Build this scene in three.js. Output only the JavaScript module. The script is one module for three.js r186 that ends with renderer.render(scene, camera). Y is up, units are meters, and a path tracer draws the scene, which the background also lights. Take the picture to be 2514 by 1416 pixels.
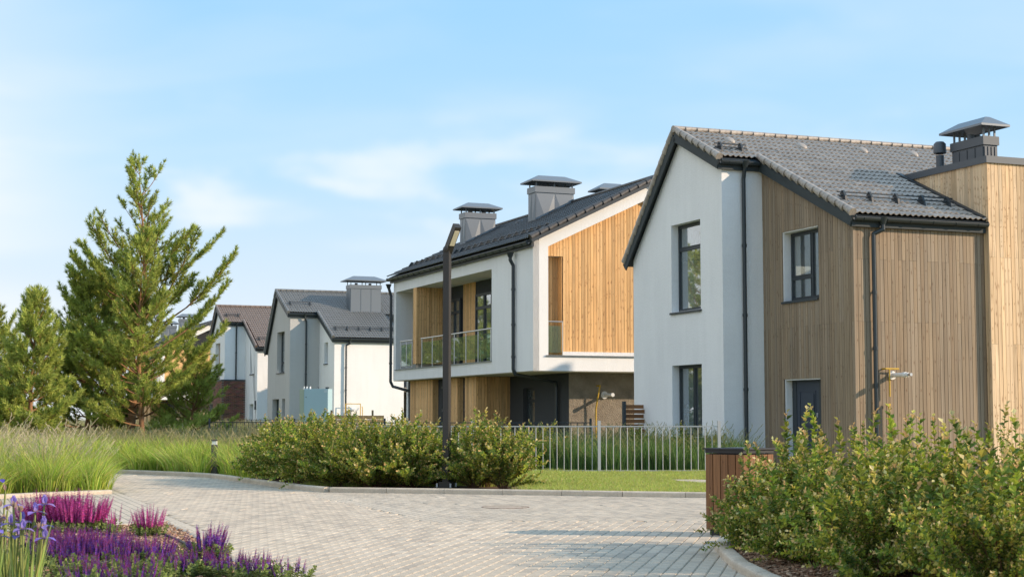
import * as THREE from 'three';
import { mergeGeometries } from 'three/addons/utils/BufferGeometryUtils.js';

// ---------------------------------------------------------------- camera, sky, sun, exposure
const scene = new THREE.Scene();
const D2R = Math.PI / 180;
const camera = new THREE.PerspectiveCamera(20.58, 1024 / 576, 0.1, 1500);
camera.position.set(0, 1.2, 0);
camera.rotation.x = 4.676 * D2R;
camera.focus = 30;
camera.userData.fStop = 8;
const renderer = new THREE.WebGLRenderer({ antialias: true });
renderer.toneMapping = THREE.LinearToneMapping;
renderer.toneMappingExposure = 1.58;
renderer.shadowMap.enabled = true;

// seeded random numbers
function rng(seed) { let a = seed >>> 0; return () => { a = (a + 0x6D2B79F5) | 0; let t = Math.imul(a ^ (a >>> 15), 1 | a); t = (t + Math.imul(t ^ (t >>> 7), 61 | t)) ^ t; return ((t ^ (t >>> 14)) >>> 0) / 4294967296; }; }
const R0 = rng(7);
const lerp = (a, b, t) => a + (b - a) * t, clamp = (x, a = 0, b = 1) => Math.min(b, Math.max(a, x));
const smooth = (a, b, x) => { const t = clamp((x - a) / (b - a)); return t * t * (3 - 2 * t); };
const hash = (x, y, s) => { let h = Math.imul(x | 0, 374761393) ^ Math.imul(y | 0, 668265263) ^ Math.imul(s | 0, 1274126177); h = Math.imul(h ^ (h >>> 13), 1274126177); return ((h ^ (h >>> 16)) >>> 0) / 4294967296; };
function vnoise(x, y, s = 0, px = 0, py = 0) {
  const xi = Math.floor(x), yi = Math.floor(y), fx = x - xi, fy = y - yi, w = (i, p) => p ? ((i % p) + p) % p : i;
  const u = fx * fx * (3 - 2 * fx), v = fy * fy * (3 - 2 * fy);
  const a = hash(w(xi, px), w(yi, py), s), b = hash(w(xi + 1, px), w(yi, py), s), c = hash(w(xi, px), w(yi + 1, py), s), d = hash(w(xi + 1, px), w(yi + 1, py), s);
  return lerp(lerp(a, b, u), lerp(c, d, u), v);
}
function fbm(x, y, o = 4, s = 0, px = 0, py = 0) { let v = 0, a = 0.5, n = 0; for (let i = 0; i < o; i++) { v += a * vnoise(x, y, s + i * 17, px, py); n += a; a *= 0.5; x *= 2; y *= 2; px *= 2; py *= 2; } return v / n; }

{ // the sky: clear air, paler toward the horizon, with thin high cloud
  const W = 2048, H = 1024, data = new Float32Array(W * H * 4);
  const st = [[-90, .30, .29, .24], [-0.01, .30, .29, .24], [0, .56, .60, .63], [4, .48, .56, .635], [9, .33, .50, .66], [14.5, .245, .445, .665], [25, .24, .44, .665], [45, .235, .435, .66], [90, .23, .43, .66]];
  for (let j = 0; j < H; j++) {
    const el = ((j + .5) / H - .5) * 180;
    let k = 0; while (k < st.length - 2 && el > st[k + 1][0]) k++;
    const t = clamp((el - st[k][0]) / (st[k + 1][0] - st[k][0]));
    for (let i = 0; i < W; i++) {
      let c = [1, 2, 3].map(n => lerp(st[k][n], st[k + 1][n], t));
      if (el > 0) {
        const az = ((i + .5) / W) * 360, a = az * D2R;
        const dome = .12 + Math.sin(el * D2R), cx = Math.cos(a) / dome, cy = Math.sin(a) / dome;
        const w = fbm(cx * 1.1 + 3, cy * 1.1, 3, 5) - .5;
        let m = fbm(cx * 1.3 + w * 1.5, cy * 2.1 + w, 6, 11);
        m = smooth(.50, .85, m) * .6;
        const streak = smooth(.50, .76, fbm(az / 6 + w * 2, el / 1.5 + w * 1.2, 6, 31, 0, 0)) * smooth(.5, 3, el) * (1 - smooth(8, 12.5, el)) * .65;
        // thin white cloud veil that begins at the left of the picture; its unseen spread is added to light the shaded walls
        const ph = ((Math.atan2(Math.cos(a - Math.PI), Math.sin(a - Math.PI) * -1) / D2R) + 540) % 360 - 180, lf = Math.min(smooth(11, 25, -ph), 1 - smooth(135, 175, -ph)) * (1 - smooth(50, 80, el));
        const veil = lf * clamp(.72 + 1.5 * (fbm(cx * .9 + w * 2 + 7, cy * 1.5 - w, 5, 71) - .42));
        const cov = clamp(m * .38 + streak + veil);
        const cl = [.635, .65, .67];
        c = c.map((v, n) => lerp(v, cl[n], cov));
      }
      const o = (j * W + i) * 4; data[o] = c[0]; data[o + 1] = c[1]; data[o + 2] = c[2]; data[o + 3] = 1;
    }
  }
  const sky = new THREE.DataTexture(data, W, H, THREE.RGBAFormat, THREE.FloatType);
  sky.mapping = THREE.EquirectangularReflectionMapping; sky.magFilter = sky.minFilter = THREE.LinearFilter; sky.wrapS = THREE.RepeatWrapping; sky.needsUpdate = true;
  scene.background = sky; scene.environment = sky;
}
const sun = new THREE.DirectionalLight(new THREE.Color().setRGB(1, .78, .57), 3.4);
sun.position.set(1.81 * 60, .77 * 60, .35 * 60 - 40); sun.target.position.set(0, 0, -40);
sun.castShadow = true; sun.shadow.radius = 1.5; sun.shadow.mapSize.set(4096, 4096);
Object.assign(sun.shadow.camera, { left: -80, right: 80, top: 80, bottom: -80, near: 1, far: 400 });
scene.add(sun, sun.target);

// ---------------------------------------------------------------- helpers
const used = {};
function numbered(n) { if (!(n in used)) { used[n] = 0; return n; } used[n]++; return n + '_' + String(used[n]).padStart(3, '0'); }
function merge(list) { const gs = list.map(g => { const h = g.index ? g.toNonIndexed() : g; for (const k of Object.keys(h.attributes)) if (!['position', 'normal', 'uv', 'color'].includes(k)) h.deleteAttribute(k); return h; }); return mergeGeometries(gs); }
function tag(o, label, category, group, kind) { if (label) o.userData.label = label; if (category) o.userData.category = category; if (group) o.userData.group = group; if (kind) o.userData.kind = kind; return o; }
function shade(o) { o.castShadow = o.receiveShadow = true; return o; }
function part(name, geo, mat, parent) { const m = shade(new THREE.Mesh(Array.isArray(geo) ? merge(geo) : geo, mat)); m.name = name; parent.add(m); return m; }
function thing(name, label, category, [x, y, z] = [0, 0, 0], turn = 0, group) { const o = new THREE.Group(); o.name = numbered(name); o.position.set(x, y, z); o.rotation.y = turn; scene.add(o); return tag(o, label, category, group); }
function struct(name, geo, mat, kind = 'structure', label) { const m = part(numbered(name), geo, mat, scene); m.userData.kind = kind; if (label) m.userData.label = label; return m; }
const box = (x0, x1, y0, y1, z0, z1) => new THREE.BoxGeometry(x1 - x0, y1 - y0, z1 - z0).translate((x0 + x1) / 2, (y0 + y1) / 2, (z0 + z1) / 2);
const V3 = (x, y, z) => new THREE.Vector3(x, y, z);
function along(g, p, q) { const d = V3().subVectors(q, p), m = new THREE.Matrix4().makeRotationFromQuaternion(new THREE.Quaternion().setFromUnitVectors(V3(0, 1, 0), d.clone().normalize())); return g.applyMatrix4(m).translate((p.x + q.x) / 2, (p.y + q.y) / 2, (p.z + q.z) / 2); }
const rod = (p, q, r, n = 8, r2 = r) => along(new THREE.CylinderGeometry(r2, r, p.distanceTo(q), n), p, q);
function pipe(pts, r, n = 10) { const out = []; for (let i = 0; i + 1 < pts.length; i++) { out.push(rod(pts[i], pts[i + 1], r, n)); if (i) out.push(new THREE.SphereGeometry(r, n, 6).translate(pts[i].x, pts[i].y, pts[i].z)); } return out; }
function beam(p, q, w, h) { // a board from p to q, w wide across, h high, its width horizontal
  const d = V3().subVectors(q, p), L = d.length(); const g = new THREE.BoxGeometry(w, h, L);
  const z = d.normalize(), x = V3(0, 1, 0).cross(z).normalize(), y = z.clone().cross(x);
  return g.applyMatrix4(new THREE.Matrix4().makeBasis(x, y, z)).translate((p.x + q.x) / 2, (p.y + q.y) / 2, (p.z + q.z) / 2);
}
const rgb = (r, g, b) => new THREE.Color().setRGB(r, g, b);
const enc = v => { v = clamp(v); return Math.round(255 * (v <= .0031308 ? v * 12.92 : 1.055 * Math.pow(v, 1 / 2.4) - .055)); };
function tex(w, h, fn, color = true) {
  const d = new Uint8Array(w * h * 4);
  for (let j = 0; j < h; j++) for (let i = 0; i < w; i++) { const c = fn(i / w, j / h), o = (j * w + i) * 4; for (let k = 0; k < 3; k++) d[o + k] = color ? enc(c[k]) : Math.round(255 * clamp(c[k])); d[o + 3] = 255; }
  const t = new THREE.DataTexture(d, w, h); t.wrapS = t.wrapT = THREE.RepeatWrapping; t.magFilter = THREE.LinearFilter; t.minFilter = THREE.LinearMipmapLinearFilter; t.generateMipmaps = true; if (color) t.colorSpace = THREE.SRGBColorSpace; t.needsUpdate = true; return t;
}
const rep = (t, x, y = x) => { const c = t.clone(); c.repeat.set(x, y); c.needsUpdate = true; return c; };
const std = (c, rough = .8, more = {}) => new THREE.MeshStandardMaterial({ color: rgb(...c), roughness: rough, ...more });
const grey = v => [v, v, v];

// ---------------------------------------------------------------- materials
const tNoise = tex(256, 256, (x, y) => grey(fbm(x * 64, y * 64, 3, 3, 64, 64)), false);
const tPatch = tex(512, 512, (x, y) => { const a = fbm(x * 5, y * 5, 5, 21, 5, 5), b = vnoise(x * 256, y * 256, 9, 256, 256), s = fbm(x * 24, y * 3, 4, 44, 24, 3); return grey(.97 + .07 * (a - .5) + .05 * (b - .5) + .08 * (s - .5)); });
const tDirt = tex(512, 512, (x, y) => { const a = fbm(x * 8, y * 8, 6, 61, 8, 8), b = vnoise(x * 200, y * 200, 4, 200, 200); return [.55 + .5 * a + .25 * (b - .5), .5 + .5 * a + .25 * (b - .5), .45 + .45 * a + .25 * (b - .5)]; });
const stucco = c => std(c, .95, { map: rep(tPatch, .22), bumpMap: rep(tNoise, 1.3), bumpScale: .006 });
const M = {
  white: stucco([.88, .89, .89]), greyRender: stucco([.52, .515, .50]), darkRender: stucco([.055, .06, .068]), sunlitDarkRender: std([.31, .285, .25], .98, { map: rep(tDirt, .6), bumpMap: rep(tNoise, .8), bumpScale: .02 }),  // the last is the dark wall render with sunlight put into its colour
  trim: std([.030, .040, .048], .5), trimWood: std([.038, .055, .068], .7, { map: rep(tDirt, .8, .2) }), gutter: std([.028, .038, .044], .38), zinc: std([.19, .215, .24], .42, { metalness: .3 }), zincDark: std([.085, .10, .115], .45, { metalness: .2 }),
  steel: std([.62, .63, .64], .32, { metalness: .9 }), galv: std([.46, .47, .48], .5, { metalness: .35 }), black: std([.016, .017, .019], .55), brownMetal: std([.085, .075, .065], .55), lampMetal: std([.03, .027, .024], .5),
  door: std([.035, .048, .07], .5), yellow: std([.55, .34, .03], .5), plasticWhite: std([.75, .75, .74], .4), interior: std([.30, .29, .27], .9), curtain: std([.62, .62, .6], .95),
  soil: std([.16, .10, .06], 1, { map: rep(tDirt, .8) }), grassSoil: std([.27, .26, .11], 1, { map: rep(tDirt, .35) }), concrete: std([.66, .60, .52], .9, { map: rep(tDirt, .7), bumpMap: rep(tNoise, 2), bumpScale: .004 }),
  sand: std([.33, .29, .23], .95, { map: rep(tDirt, .5) }),
  plank: std([.42, .33, .22], .85, { map: rep(tDirt, .4, 2) }),
};
const glass = new THREE.MeshPhysicalMaterial({ color: rgb(.80, .88, .9), roughness: .02, transmission: .92, thickness: 0, ior: 3.6 });
const glassClear = new THREE.MeshPhysicalMaterial({ color: rgb(.70, .84, .76), roughness: .015, transmission: .96, thickness: 0, ior: 1.5 });
// timber: eight board faces side by side in one picture, grain and knots
function woodTex(seed, knot, deep) {
  return tex(512, 1024, (x, y) => {
    const s = Math.floor(x * 8), fx = x * 8 - s; let k = 0, bend = 0;
    for (let n = 0; n < knot; n++) { const kx = .15 + .7 * hash(s, n, seed), ky = hash(n, s, seed + 3), sz = .35 + .9 * hash(n, s, seed + 8); const dx = (fx - kx) / .13 / sz, dy = (y - ky) * 95 / sz; const r = dx * dx + dy * dy; k = Math.max(k, Math.exp(-r * 1.6)); bend += .06 * Math.exp(-r * .12) * Math.sign(dx); }
    const g = fbm((fx + bend) * 9 + s * 13, y * 5 + s * 7, 4, seed), f = vnoise((fx + bend) * 30 + s * 31, y * 22, seed + 5), tone = .82 + .3 * (hash(s, 1, seed + 77) - .5) * deep + .10 * (fbm(y * 3, s * 5.3, 3, seed + 2) - .5);
    const v = tone * (1 - .30 * deep * smooth(.45, .7, g) - .10 * f);
    return [v * (1 - .55 * k), v * (1 - .05 * deep * g) * (1 - .70 * k), v * (1 - .12 * deep * g) * (1 - .80 * k)];
  });
}
const larchTex = woodTex(5, 9, 1), brownTex = woodTex(15, 5, .8), darkTex = woodTex(25, 4, 1);
const wood = (t, c, tints) => tints.map(k => std(c.map((v, i) => v * k[i]), .75, { map: t }));
const tints = [[1, 1, 1], [.93, .91, .88], [1.05, 1.03, .98], [.97, .92, .85], [1.02, 1.04, 1.06]];
const W = { larch: wood(larchTex, [.92, .58, .27], tints), paleLarch: wood(larchTex, [.90, .68, .44], tints), brown: wood(brownTex, [.38, .30, .215], tints), bin: wood(darkTex, [.31, .145, .058], tints) };
const boardGeo = [...Array(8)].map((_, s) => { const g = new THREE.BoxGeometry(1, 1, 1), uv = g.attributes.uv; for (let i = 0; i < uv.count; i++) uv.setX(i, (s + .03 + .94 * uv.getX(i)) / 8); return g; });
const boardGeoShort = boardGeo.map((b, k) => { const g = b.clone(), uv = g.attributes.uv; for (let i = 0; i < uv.count; i++) uv.setY(i, uv.getY(i) * .42 + .07 * k); return g; });

// ---------------------------------------------------------------- building parts
// A wall with openings. side 'x': outer face on x = at, facing -x, a is z.  side 'z': outer face on z = at, facing +z, a is x.
function wallGeo(side, at, outline, holes = [], th = .34) {
  const s = new THREE.Shape(outline.map(p => new THREE.Vector2(p[0], p[1])));
  for (const [a0, a1, y0, y1] of holes) s.holes.push(new THREE.Path([[a0, y0], [a0, y1], [a1, y1], [a1, y0]].map(p => new THREE.Vector2(p[0], p[1]))));
  const g = new THREE.ExtrudeGeometry(s, { depth: th, bevelEnabled: false });
  return side === 'x' ? g.rotateY(-Math.PI / 2).translate(at + th, 0, 0) : g.translate(0, 0, at - th);
}
// Vertical boards on a wall, each a mesh under that wall
function boards(parent, side, at, a0, a1, y0, top, { holes = [], w = .1, t = .022, mats, seed = 1, joints = [] }) {
  const r = rng(seed), n = Math.round((a1 - a0) / w), bw = (a1 - a0) / n;
  for (let i = 0; i < n; i++) {
    const a = a0 + bw * (i + .5), yt = typeof top === 'function' ? Math.min(top(a - bw / 2), top(a + bw / 2)) + .04 : top;
    let spans = [[y0, yt]];
    for (const [h0, h1, g0, g1] of holes) if (a + bw * .35 > h0 && a - bw * .35 < h1) spans = spans.flatMap(([p, q]) => g1 <= p || g0 >= q ? [[p, q]] : [[p, g0], [g1, q]].filter(s => s[1] - s[0] > .02));
    for (const j of joints) { const jj = j + .004 * (r() - .5); if (r() < .55) spans = spans.flatMap(([p, q]) => jj > p + .2 && jj < q - .2 ? [[p, jj - .002], [jj + .002, q]] : [[p, q]]); }
    for (const [p, q] of spans) {
      const m = part('board', (q - p < 2 ? boardGeoShort : boardGeo)[Math.floor(r() * 8)], mats[Math.floor(r() * mats.length)], parent), tt = t + .006 * (r() - .5);
      m.scale.set(bw - .011, q - p, tt);
      if (side === 'x') { m.position.set(at - tt / 2, (p + q) / 2, a); m.rotation.y = Math.PI / 2 * (r() < .5 ? 1 : -1); } else m.position.set(a, (p + q) / 2, at + tt / 2);
    }
  }
}
// A window: frame (the part) with panes, sill and curtain under it. bars: mullions at fractions; across: [fraction range, height fraction]
function windowUnit(parent, side, at, [a0, a1, y0, y1], { inset = .2, mull = [], trans = [], mat = M.trim, sill = true, fw = .065, curtain = 0, sillMat = M.trim, dark = false, sillOut = .045 } = {}) {
  const g = new THREE.Group(), w = a1 - a0, h = y1 - y0, bars = [], f = fw;
  bars.push(box(0, f, 0, h, -.035, .035), box(w - f, w, 0, h, -.035, .035), box(f, w - f, 0, f, -.035, .035), box(f, w - f, h - f, h, -.035, .035));
  const xs = [0, ...mull, 1].map(m => m * w), panes = [];
  for (const m of mull) bars.push(box(m * w - f * .55, m * w + f * .55, f, h - f, -.033, .033));
  for (let i = 0; i + 1 < xs.length; i++) {
    const x0 = xs[i] + (i ? f * .55 : f), x1 = xs[i + 1] - (i + 2 < xs.length ? f * .55 : f), ys = [f, ...trans.filter(t => t[0] === i || t[0] === -1).map(t => t[1] * h), h - f];
    for (let k = 0; k + 1 < ys.length; k++) { const b0 = ys[k] + (k ? f * .5 : 0), b1 = ys[k + 1] - (k + 2 < ys.length ? f * .5 : 0); panes.push([x0, x1, b0, b1]); if (k) bars.push(box(x0, x1, ys[k] - f * .5, ys[k] + f * .5, -.03, .03));
      bars.push(box(x0, x0 + .018, b0, b1, -.02, .045), box(x1 - .018, x1, b0, b1, -.02, .045), box(x0 + .018, x1 - .018, b0, b0 + .018, -.02, .045), box(x0 + .018, x1 - .018, b1 - .018, b1, -.02, .045)); }
  }
  const win = part('window', bars, mat, parent);
  for (const [x0, x1, b0, b1] of panes) part('pane', box(x0 + .01, x1 - .01, b0 + .01, b1 - .01, -.004, .004).scale(1, 1, 1), glass, win);
  if (sill) part('sill', [box(-.05, w + .05, -.035, -.012, -.02, inset + sillOut), box(-.05, w + .05, -.065, -.035, inset + sillOut - .012, inset + sillOut)], sillMat, win);
  if (curtain) part('curtain', curtainGeo(curtain[0] * w, curtain[1] * w, f, h - f), M.curtain, win);
  if (side === 'x') { win.rotation.y = -Math.PI / 2; win.position.set(at + inset, y0, a0); } else win.position.set(a0, y0, at - inset);
  return win;
}
function curtainGeo(x0, x1, y0, y1) { const n = 24, s = new THREE.PlaneGeometry(x1 - x0, y1 - y0, n, 1), p = s.attributes.position; for (let i = 0; i < p.count; i++) p.setZ(i, .035 * Math.sin((p.getX(i) - x0) * 48)); s.computeVertexNormals(); return s.translate((x0 + x1) / 2, (y0 + y1) / 2, -.22); }
// Roman roof tile, two waves wide, slightly raised at its lower end
function tileGeo(w = .3, len = .37, amp = .0195, seg = 12, lift = .030) {
  const pos = [], idx = [], prof = i => amp * Math.cos(i / seg * 4 * Math.PI);
  for (const [z, dy] of [[0, 0], [len, lift]]) for (let i = 0; i <= seg; i++) pos.push(-w / 2 + w * i / seg, prof(i) + dy, z);
  for (const dy of [lift, lift - .02]) for (let i = 0; i <= seg; i++) pos.push(-w / 2 + w * i / seg, prof(i) + dy, len);
  const n = seg + 1; for (let i = 0; i < seg; i++) { idx.push(i, n + i, i + 1, i + 1, n + i, n + i + 1, 2 * n + i, 3 * n + i, 2 * n + i + 1, 2 * n + i + 1, 3 * n + i, 3 * n + i + 1); }
  const g = new THREE.BufferGeometry(); g.setAttribute('position', new THREE.Float32BufferAttribute(pos, 3)); g.setIndex(idx); g.computeVertexNormals();
  g.setAttribute('uv', new THREE.Float32BufferAttribute(pos.flatMap((v, i) => i % 3 === 0 ? [v * 2] : i % 3 === 2 ? [v * 2] : []), 2)); return g;
}
const TILE = tileGeo();
const tileMats = c => [1, .9, 1.1, .96, 1.04].map(k => std(c.map(v => v * k), .46, { map: rep(tDirt, 1) }));
// Tiles on a slope that starts at the ridge (z0, y0), falls along +z with the given slope; cols from x0 to x1; inside(x, z) says where there is roof.
function tileSlope(roof, { z0, y0, slope, x0, x1, rows, inside, mats, most = 300, seed = 1, pitch = .335, cw = .3, near = (x, z) => z }) {
  const ang = Math.atan(slope), r = rng(seed), spots = [];
  const nx = Math.floor((x1 - x0) / cw);
  for (let i = 0; i < rows; i++) for (let k = 0; k < nx; k++) { const x = x0 + (k + .5) * cw, b = i * pitch, z = z0 + b * Math.cos(ang), zl = z0 + (b + pitch) * Math.cos(ang); if (inside(x, zl)) spots.push([x, y0 - b * Math.sin(ang), z]); }
  spots.sort((a, b) => near(b[0], b[2]) - near(a[0], a[2]));
  const rest = [];
  spots.forEach(([x, y, z], i) => {
    const jx = ang + .012 * (r() - .5), jy = .010 * (r() - .5), m = Math.floor(r() * mats.length);
    if (i < most) { const t = part('tile', TILE, mats[m], roof); t.position.set(x, y + .004 * r(), z); t.rotation.set(jx, jy, 0); }
    else rest.push(TILE.clone().applyMatrix4(new THREE.Matrix4().makeRotationFromEuler(new THREE.Euler(jx, jy, 0)).setPosition(x, y + .004 * r(), z)));
  });
  if (rest.length) part('tile_field', rest, mats[0], roof).userData.kind = 'stuff';
}
// Rounded verge and ridge tiles in a line from p to q
const capGeo = (() => { const g = new THREE.CylinderGeometry(.078, .112, .40, 12, 1, false).rotateX(Math.PI / 2); return g; })();
function capLine(roof, name, p, q, mats, { flat = .75, seed = 3, wide = 1 } = {}) {
  const L = p.distanceTo(q), n = Math.max(1, Math.round(L / .335)), r = rng(seed), dir = V3().subVectors(q, p).normalize(), x = V3(0, 1, 0).cross(dir).normalize(), y = dir.clone().cross(x);
  for (let i = 0; i < n; i++) { const c = p.clone().lerp(q, (i + .5) / n), m = part(name, capGeo, mats[Math.floor(r() * mats.length)], roof); m.quaternion.setFromRotationMatrix(new THREE.Matrix4().makeBasis(x, y, dir)); m.rotateX(-.07); m.scale.set(wide, flat, L / n / .335); m.position.copy(c); }
}
function gutter(parent, x0, x1, y, z, mat = M.gutter) {
  const s = new THREE.Shape(); s.absarc(0, 0, .07, Math.PI, 2 * Math.PI, false); s.absarc(0, 0, .060, 2 * Math.PI, Math.PI, true);
  const g = new THREE.ExtrudeGeometry(s, { depth: x1 - x0, bevelEnabled: false, curveSegments: 8 }).rotateY(Math.PI / 2).translate(x0, 0, 0);
  const cap = e => new THREE.CylinderGeometry(.07, .07, .012, 14, 1, false, 0, Math.PI).rotateZ(Math.PI / 2).rotateX(Math.PI / 2).translate(e, 0, 0);
  const m = part('gutter', [g, rod(V3(x0, .004, .066), V3(x1, .004, .066), .012), cap(x0 + .006), cap(x1 - .006)], mat, parent); m.position.set(0, y, z);
  for (let x = x0 + .22; x < x1 - .05; x += .62) { const b = part('gutter_bracket', new THREE.TorusGeometry(.074, .011, 6, 10, Math.PI).rotateZ(Math.PI).rotateY(Math.PI / 2), mat, m); b.position.x = x; }
  return m;
}
function downpipe(parent, pts, r = .05, mat = M.gutter, collars = []) {
  const p = part('downpipe', pipe(pts, r), mat, parent);
  const f = pts[0]; part('outlet_funnel', new THREE.CylinderGeometry(.12, r + .005, .16, 12).translate(f.x, f.y + .05, f.z), mat, p);
  for (const c of collars) part('collar', [new THREE.CylinderGeometry(r + .012, r + .012, .07, 12).translate(c.x, c.y, c.z), box(c.x - .01, c.x + .01, c.y - .012, c.y + .012, c.z - .10, c.z)], mat, p);
  return p;
}
function snowGuard(roof, x0, x1, z, yAt, slope, mat = M.trim) {
  const y = yAt(z), rails = [rod(V3(x0, y + .17, z - .02), V3(x1, y + .17, z - .02), .017), rod(V3(x0, y + .085, z + .01), V3(x1, y + .085, z + .01), .017)];
  const g = part('snow_guard', rails, mat, roof), n = Math.max(2, Math.round((x1 - x0) / .62));
  const s = new THREE.Shape([[-.16, .1 * slope * 1.4], [.12, -.08], [.10, .06], [.0, .2], [-.05, .2]].map(p => new THREE.Vector2(...p)));
  for (let i = 0; i < n; i++) { const b = part('bracket', new THREE.ExtrudeGeometry(s, { depth: .05, bevelEnabled: false }).rotateY(-Math.PI / 2), mat, g); b.position.set(lerp(x0 + .18, x1 - .14, i / (n - 1)), y + .01, z); }
}
// Metal-clad chimney with a hipped cap on legs; axis-aligned in the house frame, w along x, d along z
function chimney(parent, x, z, w, d, y0, y1, { mat = M.zinc, capMat = M.zinc, cross = false, seams = 4, over = .28, rise = .38, legH = .22 } = {}) {
  const c = part('chimney', box(x - w / 2, x + w / 2, y0, y1, z - d / 2, z + d / 2), mat, parent);
  part('collar_band', box(x - w / 2 - .035, x + w / 2 + .035, y1 - .16, y1 + .05, z - d / 2 - .035, z + d / 2 + .035), mat, c);
  const mk = (u0, u1, side) => { const hh = y1 - .2 - y0; for (let i = 0; i < (cross ? 2 : seams); i++) {
    const n = cross ? 2 : seams, a0 = lerp(u0, u1, i / n) + .02, a1 = lerp(u0, u1, (i + 1) / n) - .02; let g;
    if (cross) { const cx = (a0 + a1) / 2, cy = y0 + hh / 2, p = [[a0, y0, 0], [a1, y0, 0], [a1, y0 + hh, 0], [a0, y0 + hh, 0], [cx, cy, .05]], f = [[0, 1, 4], [1, 2, 4], [2, 3, 4], [3, 0, 4]]; g = new THREE.BufferGeometry(); g.setAttribute('position', new THREE.Float32BufferAttribute(f.flat().flatMap(k => p[k]), 3)); g.computeVertexNormals(); g.setAttribute('uv', new THREE.Float32BufferAttribute(f.flat().flatMap(k => [p[k][0], p[k][1]]), 2)); }
    else g = box(a0, a1, y0, y0 + hh, 0, .012);
    if (side === 'z') g.translate(0, 0, z + d / 2 + .004); else g.rotateY(-Math.PI / 2).translate(x - w / 2 - .004, 0, 0);
    part('sheet_panel', g, mat, c); } };
  mk(x - w / 2, x + w / 2, 'z'); if (!cross || d > .3) mk(z - d / 2, z + d / 2, 'x');
  for (const i of [0, .5, 1]) for (const k of [0, 1]) part('cap_leg', box(-.02, .02, 0, legH + .08, -.02, .02), capMat, c).position.set(lerp(x - w / 2 + .04, x + w / 2 - .04, i), y1 + .04, lerp(z - d / 2 + .04, z + d / 2 - .04, k));
  // hipped cap
  const X = w / 2 + over, Z = d / 2 + over, yb = y1 + .05 + legH, yt = yb + rise, rx = w > d ? (w - d) / 2 + .12 : .06, rz = d > w ? (d - w) / 2 + .12 : .06, sk = .05;
  const b = [[-X, yb, -Z], [X, yb, -Z], [X, yb, Z], [-X, yb, Z]], k = b.map(p => [p[0], yb + sk, p[2]]), t = [[-rx, yt, -rz], [rx, yt, -rz], [rx, yt, rz], [-rx, yt, rz]], tri = [], quad = (p, q, r, s) => tri.push(p, q, r, p, r, s);
  for (let i = 0; i < 4; i++) { const j = (i + 1) % 4; quad(b[j], b[i], k[i], k[j]); quad(k[j], k[i], t[i], t[j]); const bi = b[i].slice(), bj = b[j].slice(); quad([bi[0] * .98, yb + .02, bi[2] * .98], [bj[0] * .98, yb + .02, bj[2] * .98], [t[j][0], yt - .03, t[j][2]], [t[i][0], yt - .03, t[i][2]]); }
  quad(t[3], t[2], t[1], t[0]);
  const g = new THREE.BufferGeometry(); g.setAttribute('position', new THREE.Float32BufferAttribute(tri.flat(), 3)); g.computeVertexNormals(); g.setAttribute('uv', new THREE.Float32BufferAttribute(tri.flatMap(p => [p[0], p[2]]), 2));
  part('cap', g.translate(x, 0, z), capMat, c);
  for (const k of [-.25, .2]) part('flue_top', new THREE.CylinderGeometry(.09, .09, .16, 12).translate(x + k * w, y1 + .1, z), M.zincDark, c);
  return c;
}
const TURN = 21.8 * D2R;

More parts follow.
